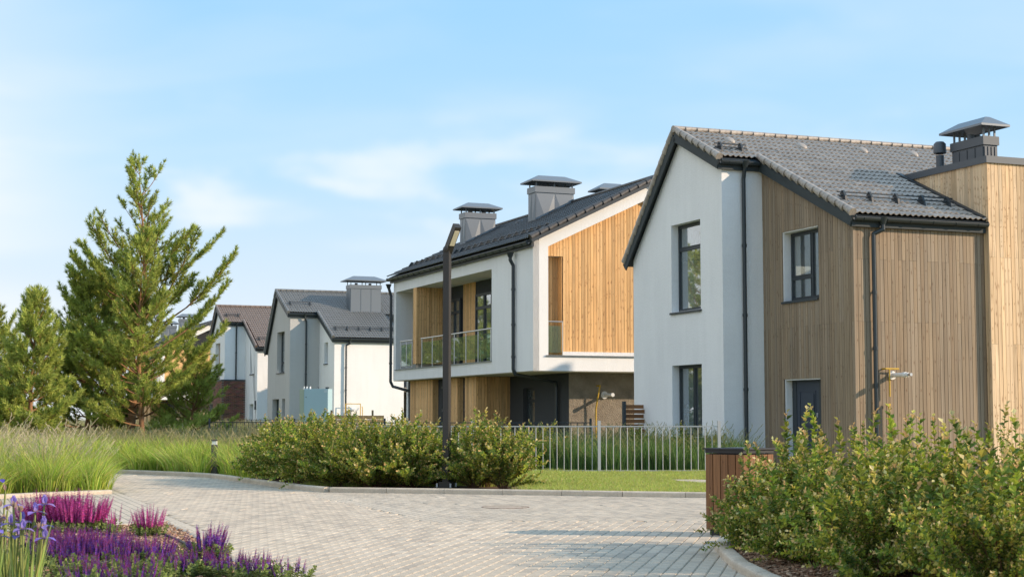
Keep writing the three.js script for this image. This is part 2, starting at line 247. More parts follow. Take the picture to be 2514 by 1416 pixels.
// ---------------------------------------------------------------- the gabled houses
// Local frame: x to the right along the front, z toward the viewer; origin at the front corner of the gable wall.
function gableHouse(o) {
  const h = thing(o.name, o.label, 'house', o.pos, o.turn ?? TURN, 'houses along the lane');
  const { w1, cz, gb, au, ay, sF, sB, xr, rr } = o, fy = z => ay - sF * (z + au), byy = z => ay - sB * (-au - z), drop = .26;
  const eA = .10, eB = cz + .14, xo = -.14;
  const top = z => (z > -au ? fy(z) : byy(z)) - drop;
  // walls
  const gWall = part('gable_wall', wallGeo('x', 0, [[-gb, o.base || 0], [0, o.base || 0], [0, top(0)], [-au, top(-au)], [-gb, top(-gb)]], o.gableHoles), o.gableMat, h);
  const rWall = part('return_wall', wallGeo('z', 0, [[0.34, o.base || 0], [w1, o.base || 0], [w1, fy(.0) - drop], [0.34, fy(0) - drop]]), o.gableMat, h);
  const sWall = part('side_wall', wallGeo('x', w1, [[0.0, 0], [cz, 0], [cz, top(cz)], [0.0, top(0)]], o.sideHoles), o.sideMat, h);
  const fWall = part('front_wall', wallGeo('z', cz, [[w1 + .34, 0], [xr, 0], [xr, top(cz) + .02], [w1 + .34, top(cz) + .02]], o.frontHoles || []), o.sideMat, h);
  part('back_wall', [box(.34, rr, 0, byy(-gb) - drop, -gb, -gb + .3), box(rr - .3, rr, 0, fy(.0) - drop - .1, -gb, o.larch ? -1 : 0), box(xr - .3, xr - .002, 0, top(cz), 0, cz - .35)], o.gableMat, h);
  part('inner_floor', [box(.36, rr - .3, 2.75, 3.0, -gb + .3, -.36), box(w1 + .36, xr - .32, 2.75, 3.0, -.36, cz - .36)], M.interior, h);
  if (o.boardMats) {
    boards(sWall, 'x', w1, .0, cz, .12, z => fy(z) - .22, { holes: o.sideHoles, mats: o.boardMats, seed: 3, joints: [3.35, 5.0] });
    boards(fWall, 'z', cz, w1 - .02, xr, .12, top(cz), { mats: o.boardMats, seed: 4, joints: [3.35, 4.75] });
    part('corner_board', box(w1 - .035, w1 + .02, .12, top(cz), cz + .002, cz + .036), o.boardMats[0], sWall);
  }
  // roof
  const len = z => z / Math.cos(Math.atan(sF)), aF = Math.atan(sF), aB = Math.atan(sB);
  const slab = (x0, x1, z0, z1, ridge) => { const L = len(z1 - z0); return new THREE.BoxGeometry(x1 - x0, .10, L).rotateX(aF).translate((x0 + x1) / 2, fy((z0 + z1) / 2) - .13, (z0 + z1) / 2); };
  const bl = (gb + .24 - au) / Math.cos(aB);
  const roof = part('roof', [slab(xo + .03, rr, -au, eA), slab(w1 - .12, xr, eA, eB), ...(o.larch ? [slab(xr, rr, eA, .95)] : []), new THREE.BoxGeometry(rr - xo - .03, .10, bl).rotateX(-aB).translate((rr + xo + .03) / 2, byy((-au - gb - .24) / 2) - .13, (-au - gb - .24) / 2)], M.trim, h);
  const rows = Math.round(len(eB + au) / .335), pitch = len(eB + au) / rows;
  tileSlope(roof, { z0: -au, y0: ay - .02, slope: sF, x0: xo, x1: rr, rows, pitch, mats: o.tiles, most: o.most, seed: o.seed, inside: (x, z) => (z < eA + .2 || (o.larch && z < .95 && x > w1) ? x < rr : x > w1 - .1 && x < xr - .08) && !(o.larch && x > xr - .12 && z > .95), near: (x, z) => z - .3 * x });
  // back slope: plain courses, seen only along its verge
  { const n = Math.round(bl / .335), g = []; for (let i = 0; i < n; i++) { const zz = -au - (i + .5) * .335 * Math.cos(aB); g.push(new THREE.BoxGeometry(rr - xo, .045, .36).rotateX(-aB + .08).translate((rr + xo) / 2, byy(zz) - .03, zz)); } part('back_courses', g, o.tiles[0], roof).userData.kind = 'stuff'; }
  capLine(roof, 'ridge_tile', V3(xo - .02, ay + .015, -au), V3(rr, ay + .015, -au), o.tiles, { flat: .8, seed: 5 });
  const zA = eA + .02;
  capLine(roof, 'verge_tile', V3(xo, fy(zA) + .0, zA), V3(xo, ay - .03, -au + .06), o.tiles, { seed: 6, wide: .85, flat: .9 });
  capLine(roof, 'verge_tile', V3(w1 - .13, fy(eB) + .0, eB + .02), V3(w1 - .13, fy(zA - .05) + .02, zA - .05), o.tiles, { seed: 8, wide: .85, flat: .9 });
  capLine(roof, 'verge_tile', V3(xo, byy(-gb - .24), -gb - .24), V3(xo, ay - .04, -au - .08), o.tiles, { seed: 9, wide: .85, flat: .9 });
  // barge boards and eaves boards
  const bb = (z0, z1, x, f) => beam(V3(x, f(z0) - .21, z0), V3(x, f(z1) - .21, z1), .035, .23);
  part('barge_board', bb(-au, eA, xo - .012, fy), o.fascia, roof); part('barge_board', bb(-gb - .22, -au, xo - .012, byy), o.fascia, roof); part('barge_board', bb(eA - .12, eB, w1 - .145, fy), o.fascia, roof);
  part('eaves_board', box(xo, w1 - .15, fy(eA) - .33, fy(eA) - .12, .04, eA - .01), o.fascia, roof);
  part('eaves_board', box(w1 - .12, xr - .02, fy(eB) - .33, fy(eB) - .12, cz + .04, eB - .01), o.fascia, roof);
  gutter(h, xo + .03, w1 - .16, fy(eA) - .14, eA + .07); gutter(h, w1 - .1, xr - .03, fy(eB) - .14, eB + .07);
  const gyA = fy(eA) - .24, gyB = fy(eB) - .24, px = o.pipeA, zp = .09, pb = o.pipeBx;
  downpipe(h, o.kink ? [V3(px - .1, gyA, eA + .07), V3(px - .1, gyA - .12, eA + .07), V3(px, gyA - .32, zp), V3(px, .05, zp)] : [V3(px, gyA, eA + .07), V3(px, gyA - .3, zp), V3(px, .05, zp)], .05, M.gutter, [V3(px, 5.4, zp), V3(px, 3.7, zp), V3(px, 1.9, zp)]);
  downpipe(h, [V3(pb + .19, gyB, eB + .07), V3(pb + .19, gyB - .14, eB + .07), V3(pb, gyB - .24, cz + .11), V3(pb, .05, cz + .11)], .05, M.gutter, [V3(pb, 4.0, cz + .11), V3(pb, 2.75, cz + .11), V3(pb, 1.35, cz + .11)]);
  snowGuard(roof, .05, w1 - .2, o.sgA ?? -.42, fy, sF); snowGuard(roof, w1 + .1, xr - .25, cz - .75, fy, sF);
  return { h, fy, byy, gWall, rWall, sWall, fWall, roof, top };
}

{ // ---- the near house: white gable, brown timber side, pale larch block on the right
  const sideHoles = [[.9, 2.45, 3.98, 5.66], [.92, 2.47, .02, 2.13]];
  const A = gableHouse({ name: 'gabled_house', label: 'nearest house with white gable, brown timber side and dark front door', pos: [5.12, 0, -38.4], w1: 1.15, cz: 3.88, gb: 4.9, au: 2.16, ay: 8.61, sF: .4566, sB: 1.05, xr: 4.69, rr: 9.5,
    gableHoles: [[-2.67, -1.11, 3.92, 6.17], [-2.68, -1.1, .74, 2.55]], sideHoles, gableMat: M.white, sideMat: M.black, boardMats: W.brown, tiles: tileMats([.43, .405, .385]), fascia: M.trimWood, most: 300, seed: 12, pipeA: .56, pipeBx: 1.6, larch: true });
  const { h, fy } = A;
  windowUnit(h, 'x', 0, [-2.67, -1.11, 3.92, 6.17], { trans: [[-1, .72]], curtain: [.02, .2], inset: .24 });
  windowUnit(h, 'x', 0, [-2.68, -1.1, .74, 2.55], { mull: [.52], curtain: [.02, .3], inset: .24 });
  const revL = (a0, a1, y0, y1) => part('reveal_lining', [box(1.152, 1.49, y0, y1, a0, a0 + .03), box(1.152, 1.49, y1 - .03, y1, a0 + .03, a1 - .03)], M.white, h);
  revL(.9, 2.45, 3.98, 5.66); revL(.92, 2.47, .02, 2.13);
  windowUnit(h, 'x', 1.15, [.93, 2.42, 3.99, 5.63], { mull: [.62], trans: [[0, .34]], inset: .24, curtain: [.66, .98], sillOut: .06 });
  { // front door with side light
    const d = part('front_door', [box(1.33, 1.38, .06, 2.05, 1.15, 2.10)], M.door, h);
    part('door_frame', [box(1.32, 1.40, .03, 2.1, .96, 1.14), box(1.32, 1.40, .03, 2.1, 2.11, 2.2), box(1.32, 1.40, 2.05, 2.1, 1.14, 2.11), box(1.32, 1.4, .03, 2.1, 2.38, 2.44)], M.trim, d);
    const pan = (y0, y1) => [box(1.318, 1.33, y0, y0 + .025, 1.28, 1.97), box(1.318, 1.33, y1 - .025, y1, 1.28, 1.97), box(1.318, 1.33, y0 + .025, y1 - .025, 1.28, 1.305), box(1.318, 1.33, y0 + .025, y1 - .025, 1.945, 1.97), box(1.31, 1.33, y0 + .07, y1 - .07, 1.35, 1.9)];
    part('door_panel', pan(.95, 1.85), M.door, d); part('door_panel', pan(.18, .8), M.door, d);
    part('side_light', box(1.355, 1.363, .05, 2.06, 2.2, 2.38), glass, d);
    part('handle', [rod(V3(1.33, 1.0, 2.03), V3(1.27, 1.0, 2.03), .012), rod(V3(1.275, 1.0, 2.04), V3(1.275, 1.0, 1.90), .011), box(1.322, 1.33, .93, 1.06, 2.0, 2.06)], M.steel, d);
    part('lock', [new THREE.CylinderGeometry(.025, .025, .02, 12).rotateZ(Math.PI / 2).translate(1.32, 1.28, 2.03), box(1.315, 1.33, 1.23, 1.33, 2.005, 2.055)], M.steel, d);
    part('doorstep', box(.55, 1.15, 0, .06, .6, 2.8), M.concrete, d);
  }
  // gas pipe, flue, small conduits
  part('gas_pipe', [...pipe([V3(1.83, 2.3, 3.9), V3(1.83, 2.3, 4.03), V3(2.18, 2.3, 4.03)], .02), rod(V3(1.93, 2.29, 4.03), V3(1.93, 1.68, 4.03), .018)], M.yellow, h);
  part('gas_pipe', [rod(V3(1.92, 1.53, 4.0), V3(1.92, .05, 4.0), .02), rod(V3(1.84, 1.5, 4.0), V3(1.95, 1.5, 4.0), .014), box(1.89, 1.95, 1.47, 1.53, 3.97, 4.03)], M.yellow, h);
  const fl = part('flue_pipe', [new THREE.CylinderGeometry(.05, .05, .62, 16).rotateX(Math.PI / 2).translate(2.07, 2.16, 4.22)], M.plasticWhite, h);
  part('flue_disc', new THREE.CylinderGeometry(.10, .10, .03, 18).rotateX(Math.PI / 2).translate(2.07, 2.16, 3.93), M.plasticWhite, fl);
  part('flue_ring', new THREE.CylinderGeometry(.062, .062, .07, 16).rotateX(Math.PI / 2).translate(2.07, 2.16, 4.4), M.plasticWhite, fl);
  part('flue_tip', new THREE.CylinderGeometry(.035, .035, .12, 12).rotateX(Math.PI / 2).translate(2.07, 2.16, 4.58), M.steel, fl);
  // larch block with flat roof
  const X0 = 4.69, Z1 = 4.08, T = 7.22;
  const lw = part('larch_wall', [box(X0 + .02, 10.5, 0, T, Z1 - .3, Z1 - .022), box(X0 + .022, X0 + .3, 0, T, -1.3, Z1 - .3), box(10.2, 10.5, 0, T, -1.3, Z1 - .3)], M.black, h);
  boards(lw, 'z', Z1 - .022, X0, X0 + 2.6, .1, T, { mats: W.paleLarch, seed: 21, joints: [2.9, 4.9], w: .105 });
  boards(lw, 'x', X0 + .02, 3.9, Z1, .1, 5.7, { mats: W.paleLarch, seed: 22, w: .09 });
  { const r = rng(33); const n = 47; for (let i = 0; i < n; i++) { const z0 = -.75 + i * .103, z = z0 + .05; if (z > Z1 - .03) break; const yb = fy(z) - .06; if (T - yb < .04) continue; const b = part('board', boardGeoShort[Math.floor(r() * 8)], W.paleLarch[Math.floor(r() * 5)], lw); b.scale.set(.097, T - yb, .022); b.position.set(X0 + .009, (T + yb) / 2, z); b.rotation.y = Math.PI / 2 * (r() < .5 ? 1 : -1); } }
  part('parapet_flashing', [box(X0 - .05, X0 + .28, T, T + .03, .72, Z1 + .05), box(X0 - .05, X0 - .025, T - .13, T, .72, Z1 + .05), box(X0 - .025, 10.6, T - .13, T, Z1 + .022, Z1 + .05), box(X0 + .28, 10.6, T, T + .03, Z1 - .25, Z1 + .05)], M.zincDark, h);
  part('flat_roof', box(X0 + .3, 10.2, T - .35, T - .12, .9, Z1 - .3), M.trim, h);
  part('roof_flashing', beam(V3(X0 - .06, fy(.75) + .035, .75), V3(X0 - .06, fy(4.0) + .035, 4.0), .16, .03), M.trim, h);
  // chimney on the block, vent pipe
  chimney(h, 5.67, 2.4, .40, 1.2, T - .2, T + .68, { mat: M.zincDark, capMat: M.zinc, over: .22, rise: .27, legH: .22 });
  const vp = part('vent_pipe', new THREE.CylinderGeometry(.10, .10, .75, 16).translate(5.33, T + .1, 1.5), M.zincDark, h);
  part('vent_cap', new THREE.LatheGeometry([[0, .40], [.1, .395], [.15, .34], [.16, .12], [.145, .1], [.1, .1]].map(p => new THREE.Vector2(...p)), 20).translate(5.33, T + .42, 1.5), M.zincDark, vp);
  // vent tiles
  for (const [x, z] of [[1.0, -1.35], [3.1, -1.3], [5.0, -1.35], [6.6, -1.35]]) { const v = part('vent_tile', new THREE.SphereGeometry(.13, 12, 8, 0, Math.PI * 2, 0, Math.PI / 2).scale(1, .7, 1.6), A.roof.children[0].material, A.roof); v.position.set(x, fy(z), z); v.rotation.x = Math.atan(.4566); }
}
{ // ---- the third house down the lane: grey gable, white side
  const sideHoles = [[1.06, 1.84, 4.27, 5.45]];
  const tl = tileMats([.22, .24, .26]);
  const C = gableHouse({ name: 'gabled_house', label: 'grey gabled house with slate-blue roof and metal chimney, behind the pale blue cabinet', pos: [-12.6, 0, -90], w1: 1.72, cz: 3.2, gb: 5.45, au: 2.95, ay: 8.68, sF: .473, sB: 1.29, xr: 5.75, rr: 9,
    gableHoles: [[-3.11, -1.3, 3.84, 6.2], [-4.16, -2.48, .4, 2.32], [-1.73, -1.03, .1, 2.32]], sideHoles, gableMat: M.greyRender, sideMat: M.white, tiles: tl, fascia: M.trim, most: 0, seed: 17, pipeA: .92, kink: true, pipeBx: 2.36, sgA: -.9 });
  windowUnit(C.h, 'x', 0, [-3.11, -1.3, 3.84, 6.2], { trans: [[-1, .25]], inset: .3 });
  windowUnit(C.h, 'x', 0, [-4.16, -2.48, .4, 2.32], { mull: [.5], inset: .3 });
  windowUnit(C.h, 'x', 0, [-1.73, -1.03, .1, 2.32], { inset: .3 });
  windowUnit(C.h, 'x', 1.72, [1.06, 1.84, 4.27, 5.45], { inset: .3 });
  chimney(C.h, 4.5, -.6, 1.85, .8, 6.6, 8.86, { mat: M.zinc, seams: 3, over: .3, rise: .32 });
  part('gas_pipe', [...pipe([V3(2.3, .1, 3.5), V3(2.3, 2.0, 3.5), V3(3.15, 2.0, 3.5), V3(3.15, .1, 3.5)], .022), ...pipe([V3(3.3, 1.85, 3.3), V3(3.3, 1.75, 3.4), V3(3.3, .1, 3.4)], .02)], M.yellow, C.h);
  part('flue_pipe', [new THREE.CylinderGeometry(.07, .07, .6, 12).rotateX(Math.PI / 2).translate(2.75, 1.65, 3.5)], M.plasticWhite, C.h);
}
{ // ---- the fourth house: white with a brick base
  const sideHoles = [[1.55, 2.65, 4.0, 6.0], [1.5, 2.6, .2, 2.1]];
  const D = gableHouse({ name: 'gabled_house', label: 'white gabled house with brown tiled roof and dark red brick base', pos: [-18.47, 0, -102], w1: 1.32, cz: 3.63, gb: 4.8, au: 2.22, ay: 8.57, sF: .48, sB: .93, xr: 5.2, rr: 8.5, base: 3.6,
    gableHoles: [[-3.0, -1.5, 3.75, 6.1]], sideHoles, gableMat: M.white, sideMat: M.white, tiles: tileMats([.27, .22, .20]), fascia: M.trim, most: 0, seed: 19, pipeA: .72, pipeBx: 4.3, sgA: -.6 });
  const brown = std([.42, .24, .11], .7);
  windowUnit(D.h, 'x', 0, [-3.0, -1.5, 3.75, 6.1], { inset: .3, mat: brown, trans: [[-1, .25]] });
  windowUnit(D.h, 'x', 1.32, [1.55, 2.65, 4.0, 6.0], { inset: .3, mat: brown, trans: [[-1, .3]] });
  windowUnit(D.h, 'x', 1.32, [1.5, 2.6, .2, 2.1], { inset: .3 });
  // brick base, a touch wider than the wall above
  const bh = [[-3.6, -2.6, .05, 2.15]];
  const bw = part('brick_base', [wallGeo('x', -.2, [[-5.4, 0], [.2, 0], [.2, 3.6], [-5.4, 3.6]], bh, .3), wallGeo('z', .2, [[.1, 0], [1.32, 0], [1.32, 3.6], [.1, 3.6]])], std([.26, .235, .21], .95), D.h);
  const r = rng(91), cols = [[.19, .085, .058], [.16, .072, .052], [.22, .10, .07], [.09, .05, .042], [.25, .13, .09]], list = [];
  for (let j = 0; j < 46; j++) { const y = .04 + j * .077; for (let k = 0; k < 22; k++) { const a = -5.4 + k * .26 + (j % 2 ? .13 : 0); if (a > .08) continue; if (bh.some(q => a + .2 > q[0] && a < q[1] && y + .05 > q[2] && y < q[3])) continue; list.push([-.206, y, a + .12, 0]); } for (let k = 0; k < 6; k++) { const a = -.2 + k * .26 + (j % 2 ? .13 : 0); if (a > 1.1) continue; list.push([a + .12, y, .206, 1]); } }
  const im = shade(new THREE.InstancedMesh(new THREE.BoxGeometry(.03, .066, .248), std([1, 1, 1], .9), list.length)); im.name = 'brick_courses'; im.userData.kind = 'stuff';
  list.forEach(([x, y, z, t], i) => { im.setMatrixAt(i, new THREE.Matrix4().makeRotationY(t ? Math.PI / 2 : 0).setPosition(x + (t ? 0 : .004 * r()), y + .033, z)); im.setColorAt(i, rgb(...cols[Math.floor(r() * r() * 5)].map(v => v * (.8 + .4 * r())))); }); bw.add(im);
  part('coping', [box(-.26, .12, 3.6, 3.68, -5.45, .26), box(.12, 1.31, 3.6, 3.68, 0, .26)], M.trim, bw);
  part('side_door', [box(-.02, .03, .05, 2.12, -3.58, -2.62)], std([.5, .49, .46], .6), D.h);
  const pl = part('number_plate', box(1.27, 1.318, 1.75, 2.3, 3.1, 3.42), M.trim, D.h); part('numeral', box(1.262, 1.27, 1.95, 2.1, 3.24, 3.28), M.plasticWhite, pl);
}

// ---------------------------------------------------------------- houses with the deep balcony and larch walls
// Local frame as above; origin under the near corner of the overhanging upper storey. The long side runs back along -z.
function balconyHouse(o) {
  const h = thing(o.name, o.label, 'house', o.pos, TURN, 'houses along the lane'), L = 14.0, fine = o.fine;
  const sl = .4834, xr = 9.5, ridgeX = 4.16, ridgeY = 8.74, ry = x => ridgeY - sl * Math.abs(ridgeX - x), yS = 2.64;
  const lb = (par, side, at, a0, a1, y0, y1, seed, more = {}) => fine ? boards(par, side, at, a0, a1, y0, y1, { mats: W.larch, seed, w: .105, ...more }) : part('cladding', side === 'x' ? box(at - .03, at, y0, typeof y1 === 'function' ? y1(a0) : y1, a0, a1) : box(a0, a1, y0, typeof y1 === 'function' ? y1(a0) : y1, at, at + .03), W.larch[1], par);
  // long white side with the balcony opening (z from -13.7 to -3.5)
  const side = part('long_wall', wallGeo('x', 0, [[-L, yS], [0, yS], [0, ry(0) - .12], [-L, ry(0) - .12]], [[-13.72, -3.5, 3.05, 6.02]], .2), M.white, h);
  part('balcony_sill', box(-.05, .22, 3.03, 3.055, -13.75, -3.47), M.zinc, h);
  part('balcony_ceiling', box(.2, 1.5, 6.02, 6.2, -13.72, -3.3), M.white, h);
  part('balcony_floor', box(.2, 9.3, yS + .05, 3.0, -13.72, -.3), M.interior, h);
  part('end_wall', [box(.2, 1.5, 3.0, 6.02, -L, -13.72), box(.2, 1.3, 3.0, 6.02, -3.5, -3.2)], M.white, h);
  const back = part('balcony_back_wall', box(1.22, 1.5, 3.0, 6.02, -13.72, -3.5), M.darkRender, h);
  lb(back, 'x', 1.21, -9.45, -8.2, 3.05, 6.02, 41); lb(back, 'x', 1.21, -6.2, -5.0, 3.05, 6.02, 42); lb(back, 'x', 1.21, -13.7, -12.6, 3.05, 6.02, 40);
  const pt = part('balcony_partition', box(.025, 1.21, 3.2, 6.02, -11.62, -11.25), M.black, h);
  lb(pt, 'z', -11.25, .0, 1.21, 3.2, 6.02, 43); lb(pt, 'x', .025, -11.64, -11.23, 3.2, 6.02, 44);
  part('partition_foot', box(.1, 1.0, 3.0, 3.2, -11.55, -11.32), M.concrete, h);
  for (const [a0, a1] of [[-11.0, -9.6], [-8.05, -6.4]]) windowUnit(h, 'x', 1.06, [a0, a1, 3.06, 5.55], { inset: .1, mull: [.55], trans: [[-1, .80]], sill: false });
  // railing: steel posts, handrail, glass
  const rl = (z0, z1, n) => { const g = part('railing', rod(V3(.02, 4.1, z0), V3(.02, 4.1, z1), .026, 10), M.steel, h); for (let i = 0; i <= n; i++) { const z = lerp(z0 + .1, z1 - .1, i / n); part('railing_post', rod(V3(.02, 3.05, z), V3(.02, 4.09, z), .018, 8), M.steel, g); if (i < n) part('glass_panel', box(.015, .025, 3.16, 3.96, z + .05, lerp(z0 + .1, z1 - .1, (i + 1) / n) - .05), glassClear, g); } };
  rl(-13.2, -11.66, 2); rl(-10.72, -3.52, 6);
  // gable end
  const inner = [[.5, 3.1], [xr - .5, 3.1], [xr - .5, ry(xr - .5) - .5], [ridgeX, ridgeY - .56], [.5, ry(.5) - .54]];
  const gs = new THREE.Shape([[0.2, yS], [xr, yS], [xr, ry(xr) - .1], [ridgeX, ridgeY - .1], [0.2, ry(.2) - .1]].map(p => new THREE.Vector2(...p))); gs.holes.push(new THREE.Path(inner.map(p => new THREE.Vector2(...p))));
  const gf = part('gable_frame', [new THREE.ExtrudeGeometry(gs, { depth: .34, bevelEnabled: false }).translate(0, 0, -.34), box(0, .2, yS, ry(0) - .12, -.002, 0)], M.white, h);
  part('gable_sill', box(.42, xr - .5, 3.09, 3.115, -.3, .06), M.zinc, gf);
  part('gable_plinth', box(1.1, xr - .5, 3.115, 3.24, -.34, -.26), M.white, gf);
  const niche = [.4, 1.1, 3.1, 6.17], lw = part('gable_larch_wall', wallGeo('z', -.34, [[.3, 3.1], [xr - .3, 3.1], [xr - .3, ry(xr - .3) - .3], [ridgeX, ridgeY - .3], [.3, ry(.3) - .3]], [niche], .15), M.black, h);
  lb(lw, 'z', -.338, .5, fine ? 5.2 : xr - .5, 3.24, x => (ry(x) - .45), 51, { holes: [niche], joints: [] });
  // the niche: side and back walls of larch, a pale soffit
  const nb = part('niche_wall', [box(.3, 1.4, 3.0, 6.3, -.9, -.64)], W.larch[0], h);
  lb(nb, 'z', -.64, .5, 1.1, 3.05, 6.17, 52); part('niche_jamb', box(1.085, 1.098, 3.12, 6.16, -.61, -.325), W.larch[3], nb); part('niche_soffit', box(.5, 1.1, 6.172, 6.3, -.61, -.345), M.white, nb);
  
  const nr = part('railing', [rod(V3(.52, 4.15, -.2), V3(1.08, 4.15, -.2), .02), rod(V3(1.06, 3.12, -.2), V3(1.06, 4.15, -.2), .016)], M.steel, h); part('glass_panel', box(.55, 1.0, 3.2, 4.02, -.205, -.195), glassClear, nr);
  // ground floor, set back under the upper storey
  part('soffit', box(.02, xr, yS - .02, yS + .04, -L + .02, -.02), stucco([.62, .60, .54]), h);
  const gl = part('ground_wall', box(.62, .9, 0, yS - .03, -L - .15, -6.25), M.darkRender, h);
  const pans = [[-13.14, -10.52], [-8.9, -7.86], [-7.1, -6.02]];
  pans.forEach(([a0, a1], i) => { const p = part('larch_panel', box(.425, .64, 0, yS - .03, a0 + .02, a1 - (i === 2 ? .25 : .02)), M.black, h); lb(p, 'x', .42, a0, a1, .1, yS - .03, 60 + i); if (i < 2) lb(p, 'z', a1 - .02, .4, .64, .1, yS - .03, 64 + i, { w: .12 }); });
  const fl = part('larch_return', box(.42, 1.66, 0, yS - .03, -6.3, -6.045), M.black, h); lb(fl, 'z', -6.043, .4, 1.66, .1, yS - .03, 67);
  for (const [a0, a1] of [[-10.1, -9.1], [-7.75, -7.15]]) windowUnit(h, 'x', .52, [a0, a1, .1, 2.35], { inset: .1, trans: [[-1, .62]], sill: false });
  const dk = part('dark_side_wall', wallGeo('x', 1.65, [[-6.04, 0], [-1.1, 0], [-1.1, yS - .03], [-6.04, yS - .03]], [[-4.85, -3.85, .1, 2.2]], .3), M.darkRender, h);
  windowUnit(h, 'x', 1.65, [-4.85, -3.85, .1, 2.2], { inset: .18, trans: [[-1, .8]], sill: false, curtain: [.5, .95] });
  part('rough_front_wall', wallGeo('z', -1.08, [[1.66, 0], [xr - .4, 0], [xr - .4, yS - .03], [1.66, yS - .03]], [], .3), M.sunlitDarkRender, h);  // a dark grey wall; the sun on it is painted in as lighter render
  part('rear_wall', [box(xr - .3, xr, 0, ry(xr) - .2, -L, -.36), box(.6, xr, 0, 6.2, -L - .2, -L), box(.34, xr - .3, 6.2, 6.3, -13.6, -.36)], M.white, h);
  part('gas_pipe', pipe([V3(2.62, 2.22, -1.08), V3(2.62, 2.22, -.85), V3(2.55, 1.9, -.85), V3(2.5, 1.5, -.9), V3(2.5, .05, -.9)], .025), M.yellow, h);
  const fp = part('flue_pipe', new THREE.CylinderGeometry(.05, .05, .62, 14).rotateX(Math.PI / 2).translate(2.86, 1.93, -.78), M.plasticWhite, h); part('flue_disc', new THREE.CylinderGeometry(.12, .12, .03, 16).rotateX(Math.PI / 2).translate(2.86, 1.93, -1.04), M.plasticWhite, fp); part('flue_tip', new THREE.CylinderGeometry(.06, .06, .1, 14).rotateX(Math.PI / 2).translate(2.86, 1.93, -.47), M.plasticWhite, fp);
  // roof: slope facing the long side, and the far slope
  const roof = part('roof', [new THREE.BoxGeometry(L + .5, .1, (ridgeX + .14) / Math.cos(Math.atan(sl))).rotateX(Math.atan(sl)).translate(-L / 2, ry((ridgeX - .14) / 2) - .11, -(ridgeX - .14) / 2),
    new THREE.BoxGeometry(L + .5, .1, (xr - ridgeX + .14) / Math.cos(Math.atan(sl))).rotateX(-Math.atan(sl)).translate(-L / 2, ry((xr + ridgeX) / 2) - .06, -(xr + ridgeX) / 2)], M.trim, h);
  roof.rotation.y = -Math.PI / 2; // its own frame: x runs toward the viewer, z out over the long side
  const lenS = (ridgeX + .16) / Math.cos(Math.atan(sl)), rows = Math.round(lenS / .335);
  tileSlope(roof, { z0: -ridgeX, y0: ridgeY + .01, slope: sl, x0: -L - .3, x1: .3, rows, pitch: lenS / rows, mats: o.tiles, most: o.most, seed: 23, inside: () => true, near: (x, z) => x });
  capLine(roof, 'ridge_tile', V3(-L - .4, ridgeY + .04, -ridgeX), V3(.3, ridgeY + .04, -ridgeX), o.tiles, { seed: 5 });
  capLine(roof, 'verge_tile', V3(.13, ry(-.12) + .02, .12), V3(.13, ridgeY - .02, -ridgeX + .05), o.tiles, { seed: 6, wide: 1.0, flat: 1.0 });
  capLine(roof, 'verge_tile', V3(.13, ry(xr) + .02, -xr), V3(.13, ridgeY - .02, -ridgeX - .05), o.tiles, { seed: 7, wide: 1.0, flat: 1.0 });
  part('eaves_board', box(-L - .2, .12, ry(0) - .34, ry(0) - .13, .02, .10), M.trim, roof);
  snowGuard(roof, -L + .3, -.1, -.55, z => ry(-z) - .02, sl);
  for (const x of [-2.2, -6, -9.5]) { const v = part('vent_tile', new THREE.SphereGeometry(.13, 12, 8, 0, 7, 0, Math.PI / 2).scale(1, .7, 1.6), o.tiles[0], roof); v.position.set(x, ry(3.4), -3.4); v.rotation.x = .45; }
  const gt = gutter(roof, -L - .2, .05, ry(0) - .20, .19);
  downpipe(h, [V3(-.19, 6.22, -1.4), V3(-.19, 6.12, -1.4), V3(-.09, 5.95, -1.4), V3(-.09, 2.72, -1.4), V3(-.02, 2.56, -1.42), V3(1.5, 2.34, -1.75), V3(1.55, 2.2, -1.8), V3(1.55, .05, -1.8)], .055, M.gutter, [V3(-.09, 5.2, -1.4), V3(-.09, 4.1, -1.4), V3(-.09, 3.1, -1.4)]);
  downpipe(h, [V3(-.19, 6.22, -L - .06), V3(-.09, 5.9, -L - .06), V3(-.09, 2.6, -L - .06), V3(.0, 2.42, -L - .05), V3(.56, 2.2, -13.3), V3(.56, .05, -13.3)], .055, M.gutter, [V3(-.09, 5.0, -L - .06), V3(-.09, 3.3, -L - .06)]);
  chimney(h, 2.85, -12.4, 1.22, .62, 7.0, 8.98, { cross: true, over: .22, rise: .26, legH: .15 });
  chimney(h, 3.45, -6.65, 1.45, .68, 7.2, 9.22, { cross: true, over: .22, rise: .28, legH: .15 });
  if (fine) chimney(h, 5.6, -6.2, 1.0, .62, 7.4, 9.02, { cross: true, over: .2, rise: .28, legH: .14 });
  return h;
}
balconyHouse({ name: 'balcony_house', label: 'white house with long glazed balcony, golden larch gable and black tiled roof', pos: [.64, 0, -48], tiles: tileMats([.085, .086, .092]), most: 300, fine: true });
balconyHouse({ name: 'balcony_house', label: 'distant house half hidden behind the tall pine, with white rake and timber balcony', pos: [-27.2, 0, -122], tiles: tileMats([.10, .11, .125]), most: 0, fine: false });

